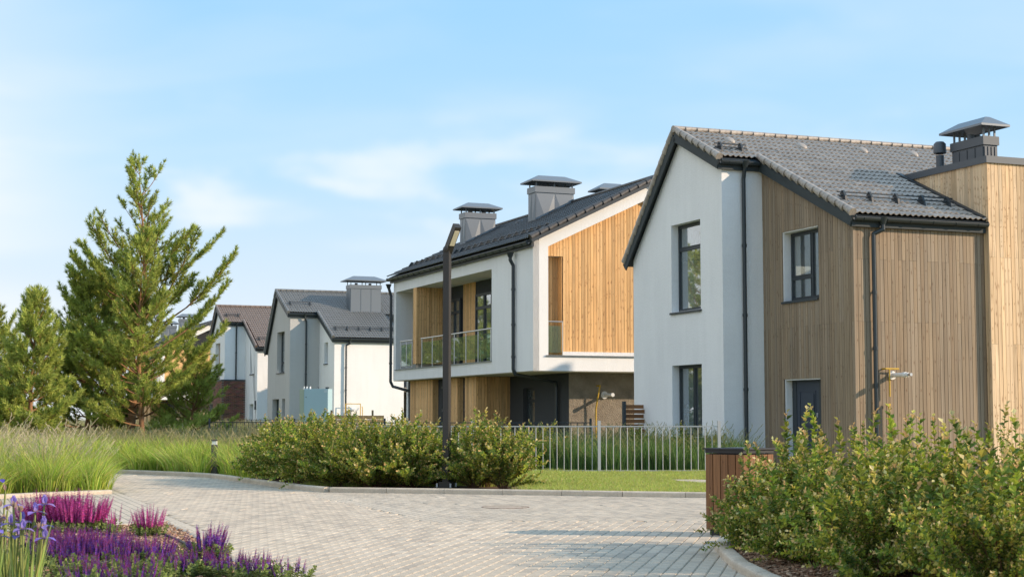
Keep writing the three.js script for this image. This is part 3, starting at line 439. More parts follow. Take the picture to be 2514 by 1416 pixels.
// ---------------------------------------------------------------- ground, road, beds
const inPoly = (P, x, z) => { let c = false; for (let i = 0, j = P.length - 1; i < P.length; j = i++) { const [a, b] = P[i], [d, e] = P[j]; if (b > z !== e > z && x < (d - a) * (z - b) / (e - b) + a) c = !c; } return c; };
const sheet = (P, y) => { const s = new THREE.Shape(P.map(([x, z]) => new THREE.Vector2(x, -z))); return new THREE.ShapeGeometry(s).rotateX(-Math.PI / 2).translate(0, y, 0); };
struct('ground', new THREE.PlaneGeometry(1600, 1600, 8, 8).rotateX(-Math.PI / 2).translate(0, -.10, -300), std([.30, .30, .14], 1, { map: rep(tDirt, 300) }));
const farKerb = [[-30, -39.5], [-16, -36.6], [-11, -35.75], [-9.22, -35.4], [-7.65, -34.2], [-6.12, -32.5], [-5.07, -30.3], [-4.06, -28.1], [-3.3, -26.55], [-3.0, -26.1]], farKerb2 = [[-2.95, -26.08], [-1.02, -25.56], [.28, -25.16], [1.52, -24.72], [2.92, -24.3], [6, -23.35], [12, -21.5]];
const bedFar = [...farKerb, ...farKerb2, [30, -16], [60, -140], [-80, -140], [-80, -44]];
const leftKerb = [[-13, -20.6], [-10, -22.4], [-7.97, -23.77], [-7.05, -24.95], [-6.45, -25.6]];
const bedLeft = [...leftKerb, [-6.75, -26.6], [-7.1, -27.6], [-7.9, -30.0], [-9.6, -31.8], [-13, -33.2], [-22, -35.5], [-30, -37], [-30, -20]];
const bedFlower = [[-9, -14.0], [-6.6, -15.2], [-4.92, -16.75], [-4.53, -17.36], [-4.18, -17.61], [-3.87, -18.01], [-3.25, -16.29], [-2.59, -14.25], [-2.05, -12.5], [-1.55, -10.8], [-1.1, -8.5], [-.9, -6], [-9, -6]];
const bedRight = [[2.12, -15.75], [1.97, -15.2], [1.93, -14.59], [1.86, -13.44], [1.84, -12.6], [1.88, -11.79], [2.0, -10.5], [2.2, -8], [2.4, -5], [12, -5], [12, -17.6], [4, -16.3], [2.6, -15.95]];
const meadowSoil = struct('meadow_ground', sheet(bedFar, .03), M.grassSoil); const bedSoil = struct('grass_bed_ground', sheet(bedLeft, .03), M.grassSoil); struct('flower_bed_mulch', sheet(bedFlower, .02), M.soil); struct('shrub_bed_mulch', sheet(bedRight, .02), M.soil);
struct('hedge_bed_mulch', sheet([[-5.3, -31.2], [-4.7, -29.6], [-3.9, -28.0], [-3.1, -26.5], [-2.8, -26.1], [-.9, -25.65], [.25, -25.25], [.45, -27.0], [-1, -27.8], [-2.6, -29.2], [-4.6, -31.5]], .036), M.soil);
// kerb stones
function kerb(label, pts, w = .16, hgt = .085, dipFrom = 1e9) {
  const k = new THREE.Group(); k.name = numbered('kerb'); k.userData = { kind: 'structure', label }; scene.add(k); const r = rng(pts.length * 7 + 1);
  const mats = [1, .93, 1.06].map(v => { const m = M.concrete.clone(); m.color.multiplyScalar(v); return m; });
  const cur = new THREE.CatmullRomCurve3(pts.map(p => V3(p[0], 0, p[1])), false, 'centripetal'), L = cur.getLength(), n = Math.round(L / 1.0);
  const P = cur.getSpacedPoints(n);
  for (let i = 0; i < n; i++) { const a = P[i], b = P[i + 1], len = a.distanceTo(b) - .008, s = new THREE.Shape(); s.moveTo(-w / 2, -.12); s.lineTo(w / 2, -.12); s.lineTo(w / 2, hgt - .05); s.quadraticCurveTo(w / 2, hgt, w / 2 - .055, hgt); s.lineTo(-w / 2 + .055, hgt); s.quadraticCurveTo(-w / 2, hgt, -w / 2, hgt - .03); const m = part('kerb_stone', new THREE.ExtrudeGeometry(s, { depth: len, bevelEnabled: false, curveSegments: 4 }).translate(0, 0, -len / 2), mats[Math.floor(r() * 3)], k); m.position.set((a.x + b.x) / 2, .002 * (r() - .5), (a.z + b.z) / 2); m.rotation.y = Math.atan2(b.x - a.x, b.z - a.z) + .008 * (r() - .5); }
}
kerb('curved kerb below the meadow grass', farKerb); kerb('straight kerb in front of the hedge and lawn', farKerb2); kerb('kerb at the foot of the tall grass bed', leftKerb, .16, .065); kerb('kerb edging the flower bed', bedFlower.slice(5, 11), .12, .05); kerb('kerb of the flower bed corner', bedFlower.slice(1, 6), .12, .05); kerb('kerb curving round the shrub bed', bedRight.slice(0, 8), .14, .07);
{ // block paving
  const road = struct('paved_road', new THREE.PlaneGeometry(70, 50).rotateX(-Math.PI / 2).translate(-2, -.013, -20), M.sand);
  const pw = .112, pl = .245, j = .004;
  const paver = () => { const w = pw - j, l = pl - j, c = .0075, top = [[-w / 2 + c, 0, -l / 2 + c], [w / 2 - c, 0, -l / 2 + c], [w / 2 - c, 0, l / 2 - c], [-w / 2 + c, 0, l / 2 - c]], mid = [[-w / 2, -c, -l / 2], [w / 2, -c, -l / 2], [w / 2, -c, l / 2], [-w / 2, -c, l / 2]], bot = mid.map(p => [p[0], -.044, p[2]]), t = [], q = (a, b, cc, d) => t.push(a, b, cc, a, cc, d);
    q(top[3], top[2], top[1], top[0]); for (let i = 0; i < 4; i++) { const k = (i + 1) % 4; q(top[i], top[k], mid[k], mid[i]); q(mid[i], mid[k], bot[k], bot[i]); }
    const g = new THREE.BufferGeometry(); g.setAttribute('position', new THREE.Float32BufferAttribute(t.flat(), 3)); g.computeVertexNormals(); g.setAttribute('uv', new THREE.Float32BufferAttribute(t.flatMap(p => [p[0] * 4 + p[1], p[2] * 4 + p[1]]), 2)); return g; };
  const G = paver(), cols = [[.63, .57, .49], [.67, .605, .52], [.58, .525, .455], [.64, .585, .51], [.52, .475, .42]].map(c => c), pm = cols.map(c => std(c, .9, { map: rep(tDirt, .5), bumpMap: rep(tNoise, 1), bumpScale: .003 })), pi = std([1, 1, 1], .9, { map: rep(tDirt, .5) });
  const r = rng(404), spots = [];
  const band1 = z => -6.41 + (z + 25.56) * .3470, band2 = z => -2.94 + (z + 25.03) * .3439; // the two smooth border courses
  const zone = (x, z) => { if (z < -17 && Math.abs(x - band1(z)) < .2) return 3; if (z > -25.4 && z < -18.5 && Math.abs(x - band2(z)) < .2) return 3; if (z < -17.0 && x < band1(z) && z > -27) return 1; if (z < -18.75 && x > band2(z) && z > -26) return 2; return 0; };
  const lay = (ang, zn, w = pw, l = pl) => { const c = Math.cos(ang), s = Math.sin(ang);
    for (let a = -320; a < 320; a++) for (let b = -150; b < 150; b++) { const u = a * w, v = b * l + (((a % 4) + 4) % 4) * l * .25, x = u * c + v * s, z = -22 - u * s + v * c; if (z < -37 || z > -9.5) continue; if (Math.abs(x) > -z * .335 + 2.2) continue; if (zone(x, z) !== zn) continue; if (inPoly(bedFar, x, z) || inPoly(bedLeft, x, z) || inPoly(bedFlower, x, z) || inPoly(bedRight, x, z)) continue; spots.push([x, z, ang, zn]); } };
  lay(-11 * D2R, 0); lay(20 * D2R, 1); lay(20 * D2R, 2); lay((20) * D2R, 3);
  spots.sort((a, b) => b[1] - a[1]);
  const inView = spots.filter(([x, z]) => z < -11.9 && Math.abs(x) < -z * .33), first = new Set(inView.slice(0, 300)), rest = spots.filter(s => !first.has(s));
  const odd = () => { const v = r(); return v < .003 ? .02 : v < .008 ? .010 : 0; };
  for (const [x, z, a] of first) { const m = part('paver', G, pm[Math.floor(r() * r() * 5)], road), t = odd(); m.position.set(x, .002 * r() + t * .4, z); m.rotation.set(.012 * (r() - .5) + t, a, .012 * (r() - .5)); }
  const im = shade(new THREE.InstancedMesh(G, pi, rest.length)); im.name = 'far_pavers'; im.userData.kind = 'stuff'; const mt = new THREE.Matrix4();
  rest.forEach(([x, z, a, zn], i) => { const t = odd(); mt.makeRotationFromEuler(new THREE.Euler(.012 * (r() - .5) + t, a, .012 * (r() - .5))).setPosition(x, .002 * r() + t * .4, z); im.setMatrixAt(i, mt); const k = zn === 3 ? 3 : Math.floor(r() * 5), wear = fbm(x * .9, z * .9, 4, 301), v = (.93 + .14 * r()) * (.90 + .20 * wear); im.setColorAt(i, rgb(cols[k][0] * v, cols[k][1] * v, cols[k][2] * v)); }); road.add(im);
  const mh = thing('manhole_cover', 'round rusty manhole cover set in the paving before the hedge', 'manhole', [-.09, -.003, -21.7]); part('rim', new THREE.TorusGeometry(.32, .009, 8, 40).rotateX(Math.PI / 2), std([.16, .10, .07], .9), mh); part('lid', new THREE.CylinderGeometry(.31, .31, .012, 36), std([.52, .45, .38], .9, { map: rep(tDirt, 2) }), mh);
}
{ // stepping path across the lawn
  const p = struct('lawn_path', sheet([[2.75, -30.5], [3.5, -28.7], [4.3, -28.2], [9, -26.8], [9, -29.0], [4.5, -30.7]], .045), M.concrete);
}

// ---------------------------------------------------------------- plants
const leafMat = (rough = .75, tr = .35) => new THREE.MeshPhysicalMaterial({ vertexColors: true, roughness: rough, transmission: tr, thickness: 0, side: THREE.DoubleSide, specularIntensity: .5 });
const needleMat = leafMat(1, .3), leafM = leafMat(.92, .4), grassM = leafMat(1, .35), petalM = leafMat(1, .3), barkM = std([.20, .13, .08], .95, { map: rep(tDirt, 3) }), pineBark = std([.36, .20, .11], .95, { map: rep(tDirt, 2, .7) }), twigM = std([.16, .085, .05], .9);
class Soup { constructor() { this.p = []; this.c = []; this.n = []; }
  tri(a, b, c, col, nrm) { this.p.push(...a, ...b, ...c); for (let i = 0; i < 3; i++) { this.c.push(...col); if (nrm) this.n.push(...nrm); } }
  build() { const g = new THREE.BufferGeometry(); g.setAttribute('position', new THREE.Float32BufferAttribute(this.p, 3)); g.setAttribute('color', new THREE.Float32BufferAttribute(this.c, 3)); g.computeVertexNormals(); return g; } }
const add = (a, b, k = 1) => [a[0] + b[0] * k, a[1] + b[1] * k, a[2] + b[2] * k], norm = a => { const l = Math.hypot(...a) || 1; return a.map(v => v / l); }, cross = (a, b) => [a[1] * b[2] - a[2] * b[1], a[2] * b[0] - a[0] * b[2], a[0] * b[1] - a[1] * b[0]];
const dirOf = r => { const z = r() * 2 - 1, a = r() * 6.283, s = Math.sqrt(1 - z * z); return [s * Math.cos(a), z, s * Math.sin(a)]; };
function leaf(S, at, dir, up, len, wid, col, fold = .25) { const side = norm(cross(dir, up)), nn = cross(side, dir), m1 = add(add(at, dir, len * .45), nn, len * .06), tip = add(add(at, dir, len), nn, -len * .08), l = add(add(m1, side, wid), nn, wid * fold), q = add(add(m1, side, -wid), nn, wid * fold); S.tri(at, l, tip, col); S.tri(at, tip, q, col); }
// a leafy shoot, standing along +y, about half a metre long
function shootGeo(seed, { L = .5, n = 26, ll = .030, cols, tip, stem = [.14, .075, .04], spread = 1 }) {
  const r = rng(seed), S = new Soup(), bend = .10 * (r() - .5), bz = .10 * (r() - .5), at = t => [bend * t * t * 2 * L, t * L, bz * t * t * 2 * L];
  for (let k = 0; k < 4; k++) { const a = at(k / 4), b = at((k + 1) / 4), w = .0035 * (1 - k / 5); S.tri(add(a, [w, 0, 0]), add(a, [-w, 0, 0]), b, stem); S.tri(add(a, [0, 0, w]), add(a, [0, 0, -w]), b, stem); }
  for (let i = 0; i < n; i++) { const t = .06 + .94 * Math.pow(i / (n - 1), .9), ph = i * 2.4 + r(), el = lerp(.1, .95, t) + .35 * (r() - .5), d = norm([Math.cos(ph) * Math.cos(el) * spread, Math.sin(el), Math.sin(ph) * Math.cos(el) * spread]); const c = t > .86 && tip ? tip[Math.floor(r() * tip.length)] : cols[Math.floor(r() * cols.length)], k = .85 + .3 * r(), s = ll * (t > .9 ? .7 : 1) * (.7 + .6 * r()); leaf(S, at(t), d, norm([r() - .5, 1, r() - .5]), s, s * .40, c.map(v => v * k)); if (i % 2) { const d2 = norm(add(d, dirOf(r), .8)); leaf(S, at(t), d2, norm([r() - .5, 1, r() - .5]), s * .75, s * .3, c.map(v => v * k * .95)); } }
  return S.build();
}
function instanced(name, geo, mat, list, parent, tint) { const im = shade(new THREE.InstancedMesh(geo, mat, list.length)); im.name = name; im.userData.kind = 'stuff'; list.forEach((m, i) => { im.setMatrixAt(i, m.m || m); im.setColorAt(i, tint(i)); }); parent.add(im); return im; }
const Q = new THREE.Quaternion(), YU = V3(0, 1, 0);
function orient(p, d, roll, s) { const q = new THREE.Quaternion().setFromUnitVectors(YU, V3(...norm(d))).multiply(new THREE.Quaternion().setFromAxisAngle(YU, roll)); return new THREE.Matrix4().compose(V3(...p), q, V3(s, s, s)); }

const greens = [[.33, .39, .045], [.20, .29, .04], [.43, .47, .06], [.54, .51, .10], [.12, .20, .035], [.46, .40, .12], [.15, .24, .04]], tipsC = [[.68, .60, .22], [.60, .42, .19], [.60, .58, .15], [.70, .61, .32]];
const shoots = [1, 2, 3].map(s => shootGeo(s, { cols: greens, tip: tipsC, n: 19, L: .36, ll: .048 }));
const stemGeo = rod(V3(0, 0, 0), V3(0, 1, 0), .006, 5, .003);
function shrub(label, [x, z], { rx = .8, rz = .8, H = 1.15, seed = 1, dens = 1, group, ll = 1, y = .02 }) {
  const s = thing('shrub', label, 'shrub', [x, y, z], 0, group), r = rng(seed * 101 + 9), lists = [[], [], []], stems = [];
  const nst = Math.round(50 * dens);
  for (let i = 0; i < nst; i++) {
    const a = r() * 6.283, q = Math.sqrt(r()), lowRing = r() < .40, ex = Math.cos(a) * rx * q, ez = Math.sin(a) * rz * q, top = lowRing ? H * (.12 + .42 * r()) : H * Math.sqrt(Math.max(.1, 1 - .75 * q * q)) * (.72 + .33 * r());
    const sx = lowRing ? 1.05 / Math.max(q, .3) * .9 : 1, tip = [ex * sx, top, ez * sx], b = [Math.cos(a) * .16 * r() * rx, 0, Math.sin(a) * .16 * r() * rz], mid = [lerp(b[0], tip[0], .35), top * .55, lerp(b[2], tip[2], .35)];
    const at = t => [0, 1, 2].map(k => (1 - t) * (1 - t) * b[k] + 2 * t * (1 - t) * mid[k] + t * t * tip[k]);
    for (let k = 0; k < 3; k++) { const p = at(k / 3), e = at((k + 1) / 3), d = [e[0] - p[0], e[1] - p[1], e[2] - p[2]]; stems.push(new THREE.Matrix4().compose(V3(...p), new THREE.Quaternion().setFromUnitVectors(YU, V3(...norm(d))), V3(1.2 - k * .3, Math.hypot(...d), 1.2 - k * .3))); }
    if (!lowRing && r() < .30) lists[Math.floor(r() * 3)].push(orient([tip[0], tip[1] - .05, tip[2]], [.2 * (r() - .5), 1, .2 * (r() - .5)], r() * 6, 1.0 + .5 * r()));
    const nsh = 17;
    for (let k = 0; k < nsh; k++) { const t = .12 + .88 * (k + r()) / nsh, p = at(Math.min(t, 1)), e = at(Math.min(t + .05, 1.05)), tan = norm([e[0] - p[0], e[1] - p[1], e[2] - p[2]]), out = norm([p[0] * 1.2 + .3 * (r() - .5), .25 + .5 * r(), p[2] * 1.2 + .3 * (r() - .5)]); const w = t > .9 ? .25 : .9, d = norm(add(add(tan, out, w), dirOf(r), .55)); lists[Math.floor(r() * 3)].push(orient(p, d, r() * 6.3, (t > .9 ? 1.05 : .8) * (.7 + .5 * r()) * ll)); }
  }
  const tr = rng(seed + 5); lists.forEach((l, i) => l.length && instanced('foliage', shoots[i], leafM, l, s, () => { const v = .65 + .7 * tr(); return rgb(v * (.92 + .2 * tr()), v, v * .9); }));
  instanced('stems', stemGeo, twigM, stems, s, () => rgb(1, 1, 1)); return s;
}
const ord = ['first', 'second', 'third', 'fourth', 'fifth', 'sixth', 'seventh', 'eighth', 'ninth', 'tenth'];
{ // hedge along the kerb by the lamp post
  const g = 'shrubs of the kerbside hedge';
  const left = [[-1.75, -27.0, .65, 1.2], [-2.35, -27.1, .75, 1.25], [-3.0, -27.7, .8, 1.28], [-3.6, -28.6, .8, 1.3], [-4.1, -29.7, .7, 1.25], [-4.55, -30.9, .55, 1.15], [-2.0, -28.1, .8, 1.3], [-3.0, -29.2, .85, 1.32], [-3.8, -30.7, .75, 1.3]];
  left.forEach(([x, z, r, H], i) => shrub(i < 6 ? `leafy green shrub, ${ord[i]} from the lamp post leftward in the front row of the hedge` : `leafy green shrub, ${ord[i - 6]} from the lamp post in the back row of the hedge`, [x, z], { rx: r, rz: r, H: H * .74, seed: 11 + i, dens: 1.15, group: g, y: .036 }));
  const right = [[-1.15, -27.3, .6, 1.2], [-.62, -26.75, .52, 1.1], [-.15, -26.5, .45, 1.02], [-.45, -27.4, .55, 1.1]];
  right.forEach(([x, z, r, H], i) => shrub(['thin leafy shrub close behind the lamp post', 'leafy shrub just right of the lamp post, second last of the hedge', 'last shrub at the right end of the kerbside hedge, next to the lawn', 'shrub behind the right end of the hedge, near the metal fence'][i], [x, z], { rx: r, rz: r, H: H * .8, seed: 31 + i, dens: .85, group: g, y: .036 }));
}
{ // big shrubs in the right foreground
  const g = 'shrubs of the foreground bed';
  const list = [[2.72, -14.7, .5, .98, 'arching shrub leaning over the kerb beside the wooden litter bin'], [2.5, -13.7, .5, .80, 'low shrub at the front corner of the shrub bed, over the mulch'], [3.2, -14.2, .6, 1.0, 'shrub in front of the blue-grey door, second from the litter bin'], [2.85, -12.7, .62, .95, 'dense shrub at the front of the bed below the brown timber corner'], [3.5, -13.3, .65, 1.08, 'tall shrub before the downpipe of the brown timber wall'], [3.35, -11.9, .65, 1.0, 'shrub in the front row below the gas flue'], [4.05, -12.6, .65, 1.12, 'tall leafy shrub standing before the larch block'], [2.62, -11.6, .55, .66, 'low shrub at the bottom edge of the photo, right of the mulch'], [3.75, -11.0, .6, .98, 'rightmost front shrub, cut by the corner of the photo'], [4.4, -11.6, .6, 1.1, 'rightmost back shrub, with one shoot rising above the rest'], [2.32, -14.3, .42, .62, 'low spreading shrub over the kerb corner, next to the litter bin'], [2.42, -12.9, .42, .6, 'low spreading shrub over the mulch at the front of the bed'], [3.2, -10.4, .6, .7, 'shrub nearest the viewer at the bottom right corner']];
  list.forEach(([x, z, r, H, l], i) => shrub(l, [x, z], { rx: r, rz: r, H: H * .87, seed: 61 + i, dens: 1.35, group: g, ll: .72 }));
}

// pines
function tuftGeo(seed, cols) { const r = rng(seed), S = new Soup(); for (let i = 0; i < 46; i++) { const t = r(), b = [0, t * .17, 0], ph = r() * 6.283, el = lerp(.35, 1.15, t) + .3 * (r() - .5), d = [Math.cos(ph) * Math.cos(el), Math.sin(el), Math.sin(ph) * Math.cos(el)], L = .08 + .035 * r(), sd = norm(cross(d, dirOf(r))), w = .008, c = cols[Math.floor(r() * cols.length)]; S.tri(add(b, sd, w), add(b, sd, -w), add(b, d, L), c); } return S.build(); }
const pineCols = [[.32, .38, .065], [.40, .45, .075], [.21, .29, .06], [.46, .49, .095]], youngCols = [[.42, .48, .10], [.36, .43, .085], [.48, .52, .12]];
const tufts = [tuftGeo(1, pineCols), tuftGeo(2, pineCols), tuftGeo(3, youngCols)];
const limbGeo = new THREE.CylinderGeometry(.6, 1, 1, 6, 1, true).translate(0, .5, 0);
function pine(label, pos, o) {
  const t = thing('pine_tree', label, 'pine tree', pos, 0, 'pine trees beyond the lane'), r = rng(o.seed), H = o.H, lists = [[], [], []], limbs = [];
  const limb = (a, b, r0) => { const d = [b[0] - a[0], b[1] - a[1], b[2] - a[2]]; limbs.push(new THREE.Matrix4().compose(V3(...a), new THREE.Quaternion().setFromUnitVectors(YU, V3(...norm(d))), V3(r0, Math.hypot(...d), r0))); };
  const wob = h => [.16 * Math.sin(h * .55 + o.seed) * (o.bent ?? 1) + (o.lean || 0) * h, h, .12 * Math.cos(h * .6)];
  const pts = []; for (let i = 0; i <= 14; i++) pts.push(V3(...wob(H * .98 * i / 14)));
  const trunk = []; for (let i = 0; i < 14; i++) { const r0 = o.tr * (1 - i / 14.6), r1 = o.tr * (1 - (i + 1) / 14.6); trunk.push(rod(pts[i], pts[i + 1], r0, 9, r1)); }
  part('trunk', trunk, pineBark, t);
  const nW = o.whorls;
  for (let k = 0; k < nW; k++) {
    const f = (k + .3 * r()) / nW, h = lerp(o.y0, H * .985, Math.pow(f, .92)), nb = (f > .93 ? 3 : 5) + Math.floor(r() * 2.5);
    for (let b = 0; b < nb; b++) {
      const az = r() * 6.283, side = Math.cos(az), len = o.prof(h / H, side, r) * (.62 + .55 * r()); if (len < .08 || (o.skip && r() < (o.open && h / H > .55 ? .3 : o.skip))) continue;
      const el = lerp(o.elLow ?? -.05, o.elTop ?? .95, Math.pow(h / H, 1.6)) + .25 * (r() - .5), d = [Math.cos(az) * Math.cos(el), Math.sin(el), Math.sin(az) * Math.cos(el)], base = wob(h), up = (o.upc ?? .35) + .35 * r();
      const at = s => add(add(base, d, len * s), [0, 1, 0], up * len * s * s * .55);
      for (let s = 0; s < 4; s++) limb(at(s / 4), at((s + 1) / 4), (.010 + .012 * len) * (1 - s / 5));
      const ns = Math.max(2, Math.round(len * 5.2 * (o.dens || 1) * (o.open && h / H > .55 ? .62 : 1)));
      for (let s = 0; s < ns; s++) {
        const ts = lerp(o.bare ?? .28, 1, (s + r() * .8) / ns), p = at(Math.min(ts, 1)), sg = s % 2 ? 1 : -1, tan = norm([d[0], d[1] + up * ts, d[2]]), sd = norm(cross(tan, [0, 1, 0]));
        const bd = norm(add(add(tan, sd, sg * (.9 - .5 * ts) * (.6 + .8 * r())), [0, 1, 0], .35 * (r() - .15))), bl = (.16 + .30 * len * (1.12 - ts)) * (.6 + .7 * r());
        limb(p, add(p, bd, bl), .007);
        const nt = Math.max(1, Math.round(bl / .10));
        for (let q = 0; q < nt; q++) { const c = add(p, bd, bl * (q + .6) / nt), dd = norm(add(add(bd, [0, 1, 0], .45), dirOf(r), .6)); lists[o.young ? (r() < .7 ? 2 : 0) : (r() < (o.light || 0) ? 2 : r() < .5 ? 0 : 1)].push(orient(c, dd, r() * 6.3, (o.ts || 1) * (.85 + .5 * r()))); }
      }
      lists[o.young ? 2 : 0].push(orient(at(1), norm(add(d, [0, 1, 0], .8)), 0, 1.2 * (o.ts || 1)));
    }
  }
  for (let i = 0; i < 5; i++) lists[2].push(orient(wob(H * (.96 + .012 * i)), [.1 * (r() - .5), 1, .1 * (r() - .5)], r() * 6, 1.1));
  const tr = rng(o.seed + 1); instanced('branches', limbGeo, pineBark, limbs, t, () => { const v = .7 + .5 * tr(); return rgb(v, v, v); });
  lists.forEach((l, i) => l.length && instanced('crown', tufts[i], needleMat, l, t, () => { const v = .75 + .55 * tr(); return rgb(v, v, v); }));
}
pine('tallest pine, its thin open top rising high above the others', [-12.55, .03, -53], { H: 9.75, tr: .15, y0: 1.0, whorls: 22, seed: 5, prof: (q, s, r) => q > .80 ? lerp(1.0, .4, (q - .80) / .2) * (1 + .25 * s) : q > .72 ? .75 + .4 * r() : q > .58 ? lerp(2.5, 1.2, (q - .58) / .14) * (.6 + .6 * r()) : lerp(2.7, 2.5, q / .58) * (1 + .14 * s), elLow: .02, elTop: .8, dens: .95, bare: .5, lean: .012, light: .4, ts: 1.25, upc: .62, skip: .22, open: true });
pine('young light green pine standing in front of the tallest pine', [-11.75, .03, -50.5], { H: 7.0, tr: .10, y0: .5, whorls: 21, seed: 15, prof: q => 1.75 * Math.pow(1 - q, .7) + .12, elLow: .05, elTop: 1.2, young: true, dens: .75, bare: .4, ts: 1.15, skip: .2 });
pine('dense dark pine between the tallest pine and the left pine', [-14.3, .03, -53.5], { H: 5.6, tr: .10, y0: .5, whorls: 19, seed: 25, prof: q => 2.0 * Math.pow(1 - q, .5) + .1, elLow: .05, elTop: .9, dens: .9, bare: .35, ts: 1.3, skip: .15, upc: .6, light: .25 });
pine('leftmost pine with long pale upright shoots at its top', [-13.75, .03, -46], { H: 4.6, tr: .09, y0: .5, whorls: 17, seed: 35, prof: q => 1.25 * Math.pow(1 - q, .75) + .15, elLow: .15, elTop: 1.3, young: true, dens: .95, bare: .3, ts: 1.3 });
pine('dark pine at the left edge of the photo behind the pale-shooted one', [-16.6, .03, -49.5], { H: 4.3, tr: .09, y0: .4, whorls: 15, seed: 45, prof: q => 2.2 * Math.pow(1 - q, .6), elLow: .1, elTop: 1, dens: 1.0, bare: .3, ts: 1.35 });
pine('low bushy pine at the foot of the tallest pine, toward the houses', [-10.6, .03, -53.5], { H: 3.3, tr: .07, y0: .4, whorls: 10, seed: 55, prof: q => 1.5 * Math.pow(1 - q, .5), elLow: .1, elTop: 1, dens: 1.0, bare: .2, light: .5 });

// a belt of taller pines past the left edge, mirrored in the balcony glass and the windows
[[-28.2, -78, 8.0, 'nearest'], [-30.5, -84, 9.0, 'second nearest'], [-33.5, -91, 8.6, 'middle'], [-37, -98, 9.4, 'farthest'], [-36, -90, 9.0, 'outermost']].forEach(([x, z, H, n], i) => pine(`${n} pine of the belt past the left edge of the photo`, [x, .0, z], { H, tr: .14, y0: .7, whorls: 15, seed: 205 + i, prof: q => 2.6 * Math.pow(1 - q, .5), elLow: .1, elTop: 1, dens: .75, bare: .3, ts: 1.8, light: .6 }));
// grasses
function bladesGeo(seed, { n = 40, H = .6, rad = .12, lean = .5, w = .006, cols, plume = 0, pc }) {
  const r = rng(seed), S = new Soup();
  for (let i = 0; i < n; i++) { const a = r() * 6.283, b0 = rad * Math.sqrt(r()), h = H * (.55 + .5 * r()), l = lean * h * (.3 + .9 * r()), ph = r() * 6.283, c = cols[Math.floor(r() * cols.length)].map(v => v * (.85 + .3 * r())); const base = [Math.cos(a) * b0, 0, Math.sin(a) * b0], dx = Math.cos(a + .6 * (r() - .5)), dz = Math.sin(a + .6 * (r() - .5)), sx = Math.cos(ph) * w, sz = Math.sin(ph) * w, at = t => [base[0] + dx * l * t * t, h * (t - .22 * (l / h) * t * t), base[2] + dz * l * t * t];
    const k = [0, .4, .75, 1].map(at), ww = [1, .9, .6, 0];
    for (let s = 0; s < 3; s++) { const p = k[s], q = k[s + 1], A = add(p, [sx, 0, sz], ww[s]), B = add(p, [-sx, 0, -sz], ww[s]), C = add(q, [-sx, 0, -sz], ww[s + 1]), D = add(q, [sx, 0, sz], ww[s + 1]); S.tri(A, B, C, c); if (s < 2) S.tri(A, C, D, c); }
    if (r() < plume) { const tp = at(1), cc = pc[Math.floor(r() * pc.length)]; for (let m = 0; m < 7; m++) { const o = add(tp, [dx * .02 * m, .022 * m - .03, dz * .02 * m]), d = norm([dx * .6 + .8 * (r() - .5), .8, dz * .6 + .8 * (r() - .5)]); leaf(S, o, d, [r(), r(), r()], .055, .007, cc); } } }
  return S.build();
}
const gLush = [[.37, .50, .065], [.30, .43, .06], [.45, .54, .085], [.52, .52, .15]], gDry = [[.60, .51, .28], [.52, .48, .21], [.40, .43, .13], [.64, .54, .34]], gMead = [[.34, .40, .10], [.43, .46, .14], [.52, .50, .19], [.28, .36, .085]], gPl = [[.62, .54, .36], [.58, .52, .32], [.52, .43, .30]];
const tall = [1, 2, 3].map(s => bladesGeo(s, { n: 52, H: .98, rad: .16, lean: .45, w: .0055, cols: [...gDry.slice(0, 3), ...gMead, ...gLush, ...gLush], plume: .2, pc: gPl }));
const fount = [4, 5].map(s => bladesGeo(s, { n: 64, H: .62, rad: .14, lean: .95, w: .006, cols: gLush }));
const mead = [6, 7, 8].map(s => bladesGeo(s, { n: 46, H: .72, rad: .22, lean: .35, w: .007, cols: [...gMead, ...gLush.slice(0, 2)], plume: .25, pc: [[.36, .33, .14], [.30, .30, .11], [.42, .36, .2]] }));
const lawnG = [9, 10, 11].map(s => bladesGeo(s, { n: 60, H: .10, rad: .17, lean: .7, w: .0035, cols: [[.40, .48, .09], [.47, .52, .12], [.54, .52, .20], [.34, .43, .08]] }));
const weeds = [12, 13].map(s => bladesGeo(s, { n: 50, H: .8, rad: .2, lean: .4, w: .007, cols: [[.11, .20, .055], [.14, .24, .06], [.17, .27, .065]], plume: .1, pc: [[.3, .3, .12]] }));
function scatter(name, label, geos, n, place, { s0 = .8, s1 = 1.25, seed = 1, y = .03, tint = r => { const v = .85 + .3 * r(); return rgb(v, v, v); } }) {
  const r = rng(seed), lists = geos.map(() => []); let guard = 0, k = 0;
  while (k < n && guard++ < n * 40) { const p = place(r); if (!p) continue; const s = lerp(s0, s1, r()) * (p[2] ?? 1); lists[Math.floor(r() * geos.length)].push(new THREE.Matrix4().compose(V3(p[0], y, p[1]), new THREE.Quaternion().setFromAxisAngle(YU, r() * 6.28), V3(s, s * (.85 + .3 * r()), s))); k++; }
  lists.forEach((l, i) => { if (!l.length) return; const im = instanced(numbered(name), geos[i], grassM, l, scene, () => tint(r)); im.userData.label = label; });
}
const inside = (P, x0, x1, z0, z1, extra = () => true) => r => { const x = lerp(x0, x1, r()), z = lerp(z0, z1, r()); return inPoly(P, x, z) && extra(x, z) ? [x, z] : null; };
const away = (P, x, z, m) => { for (let i = 0; i + 1 < P.length; i++) { const [a, b] = P[i], [c, d] = P[i + 1], L = (c - a) ** 2 + (d - b) ** 2, t = clamp(((x - a) * (c - a) + (z - b) * (d - b)) / L); if (Math.hypot(x - a - t * (c - a), z - b - t * (d - b)) < m) return false; } return true; };
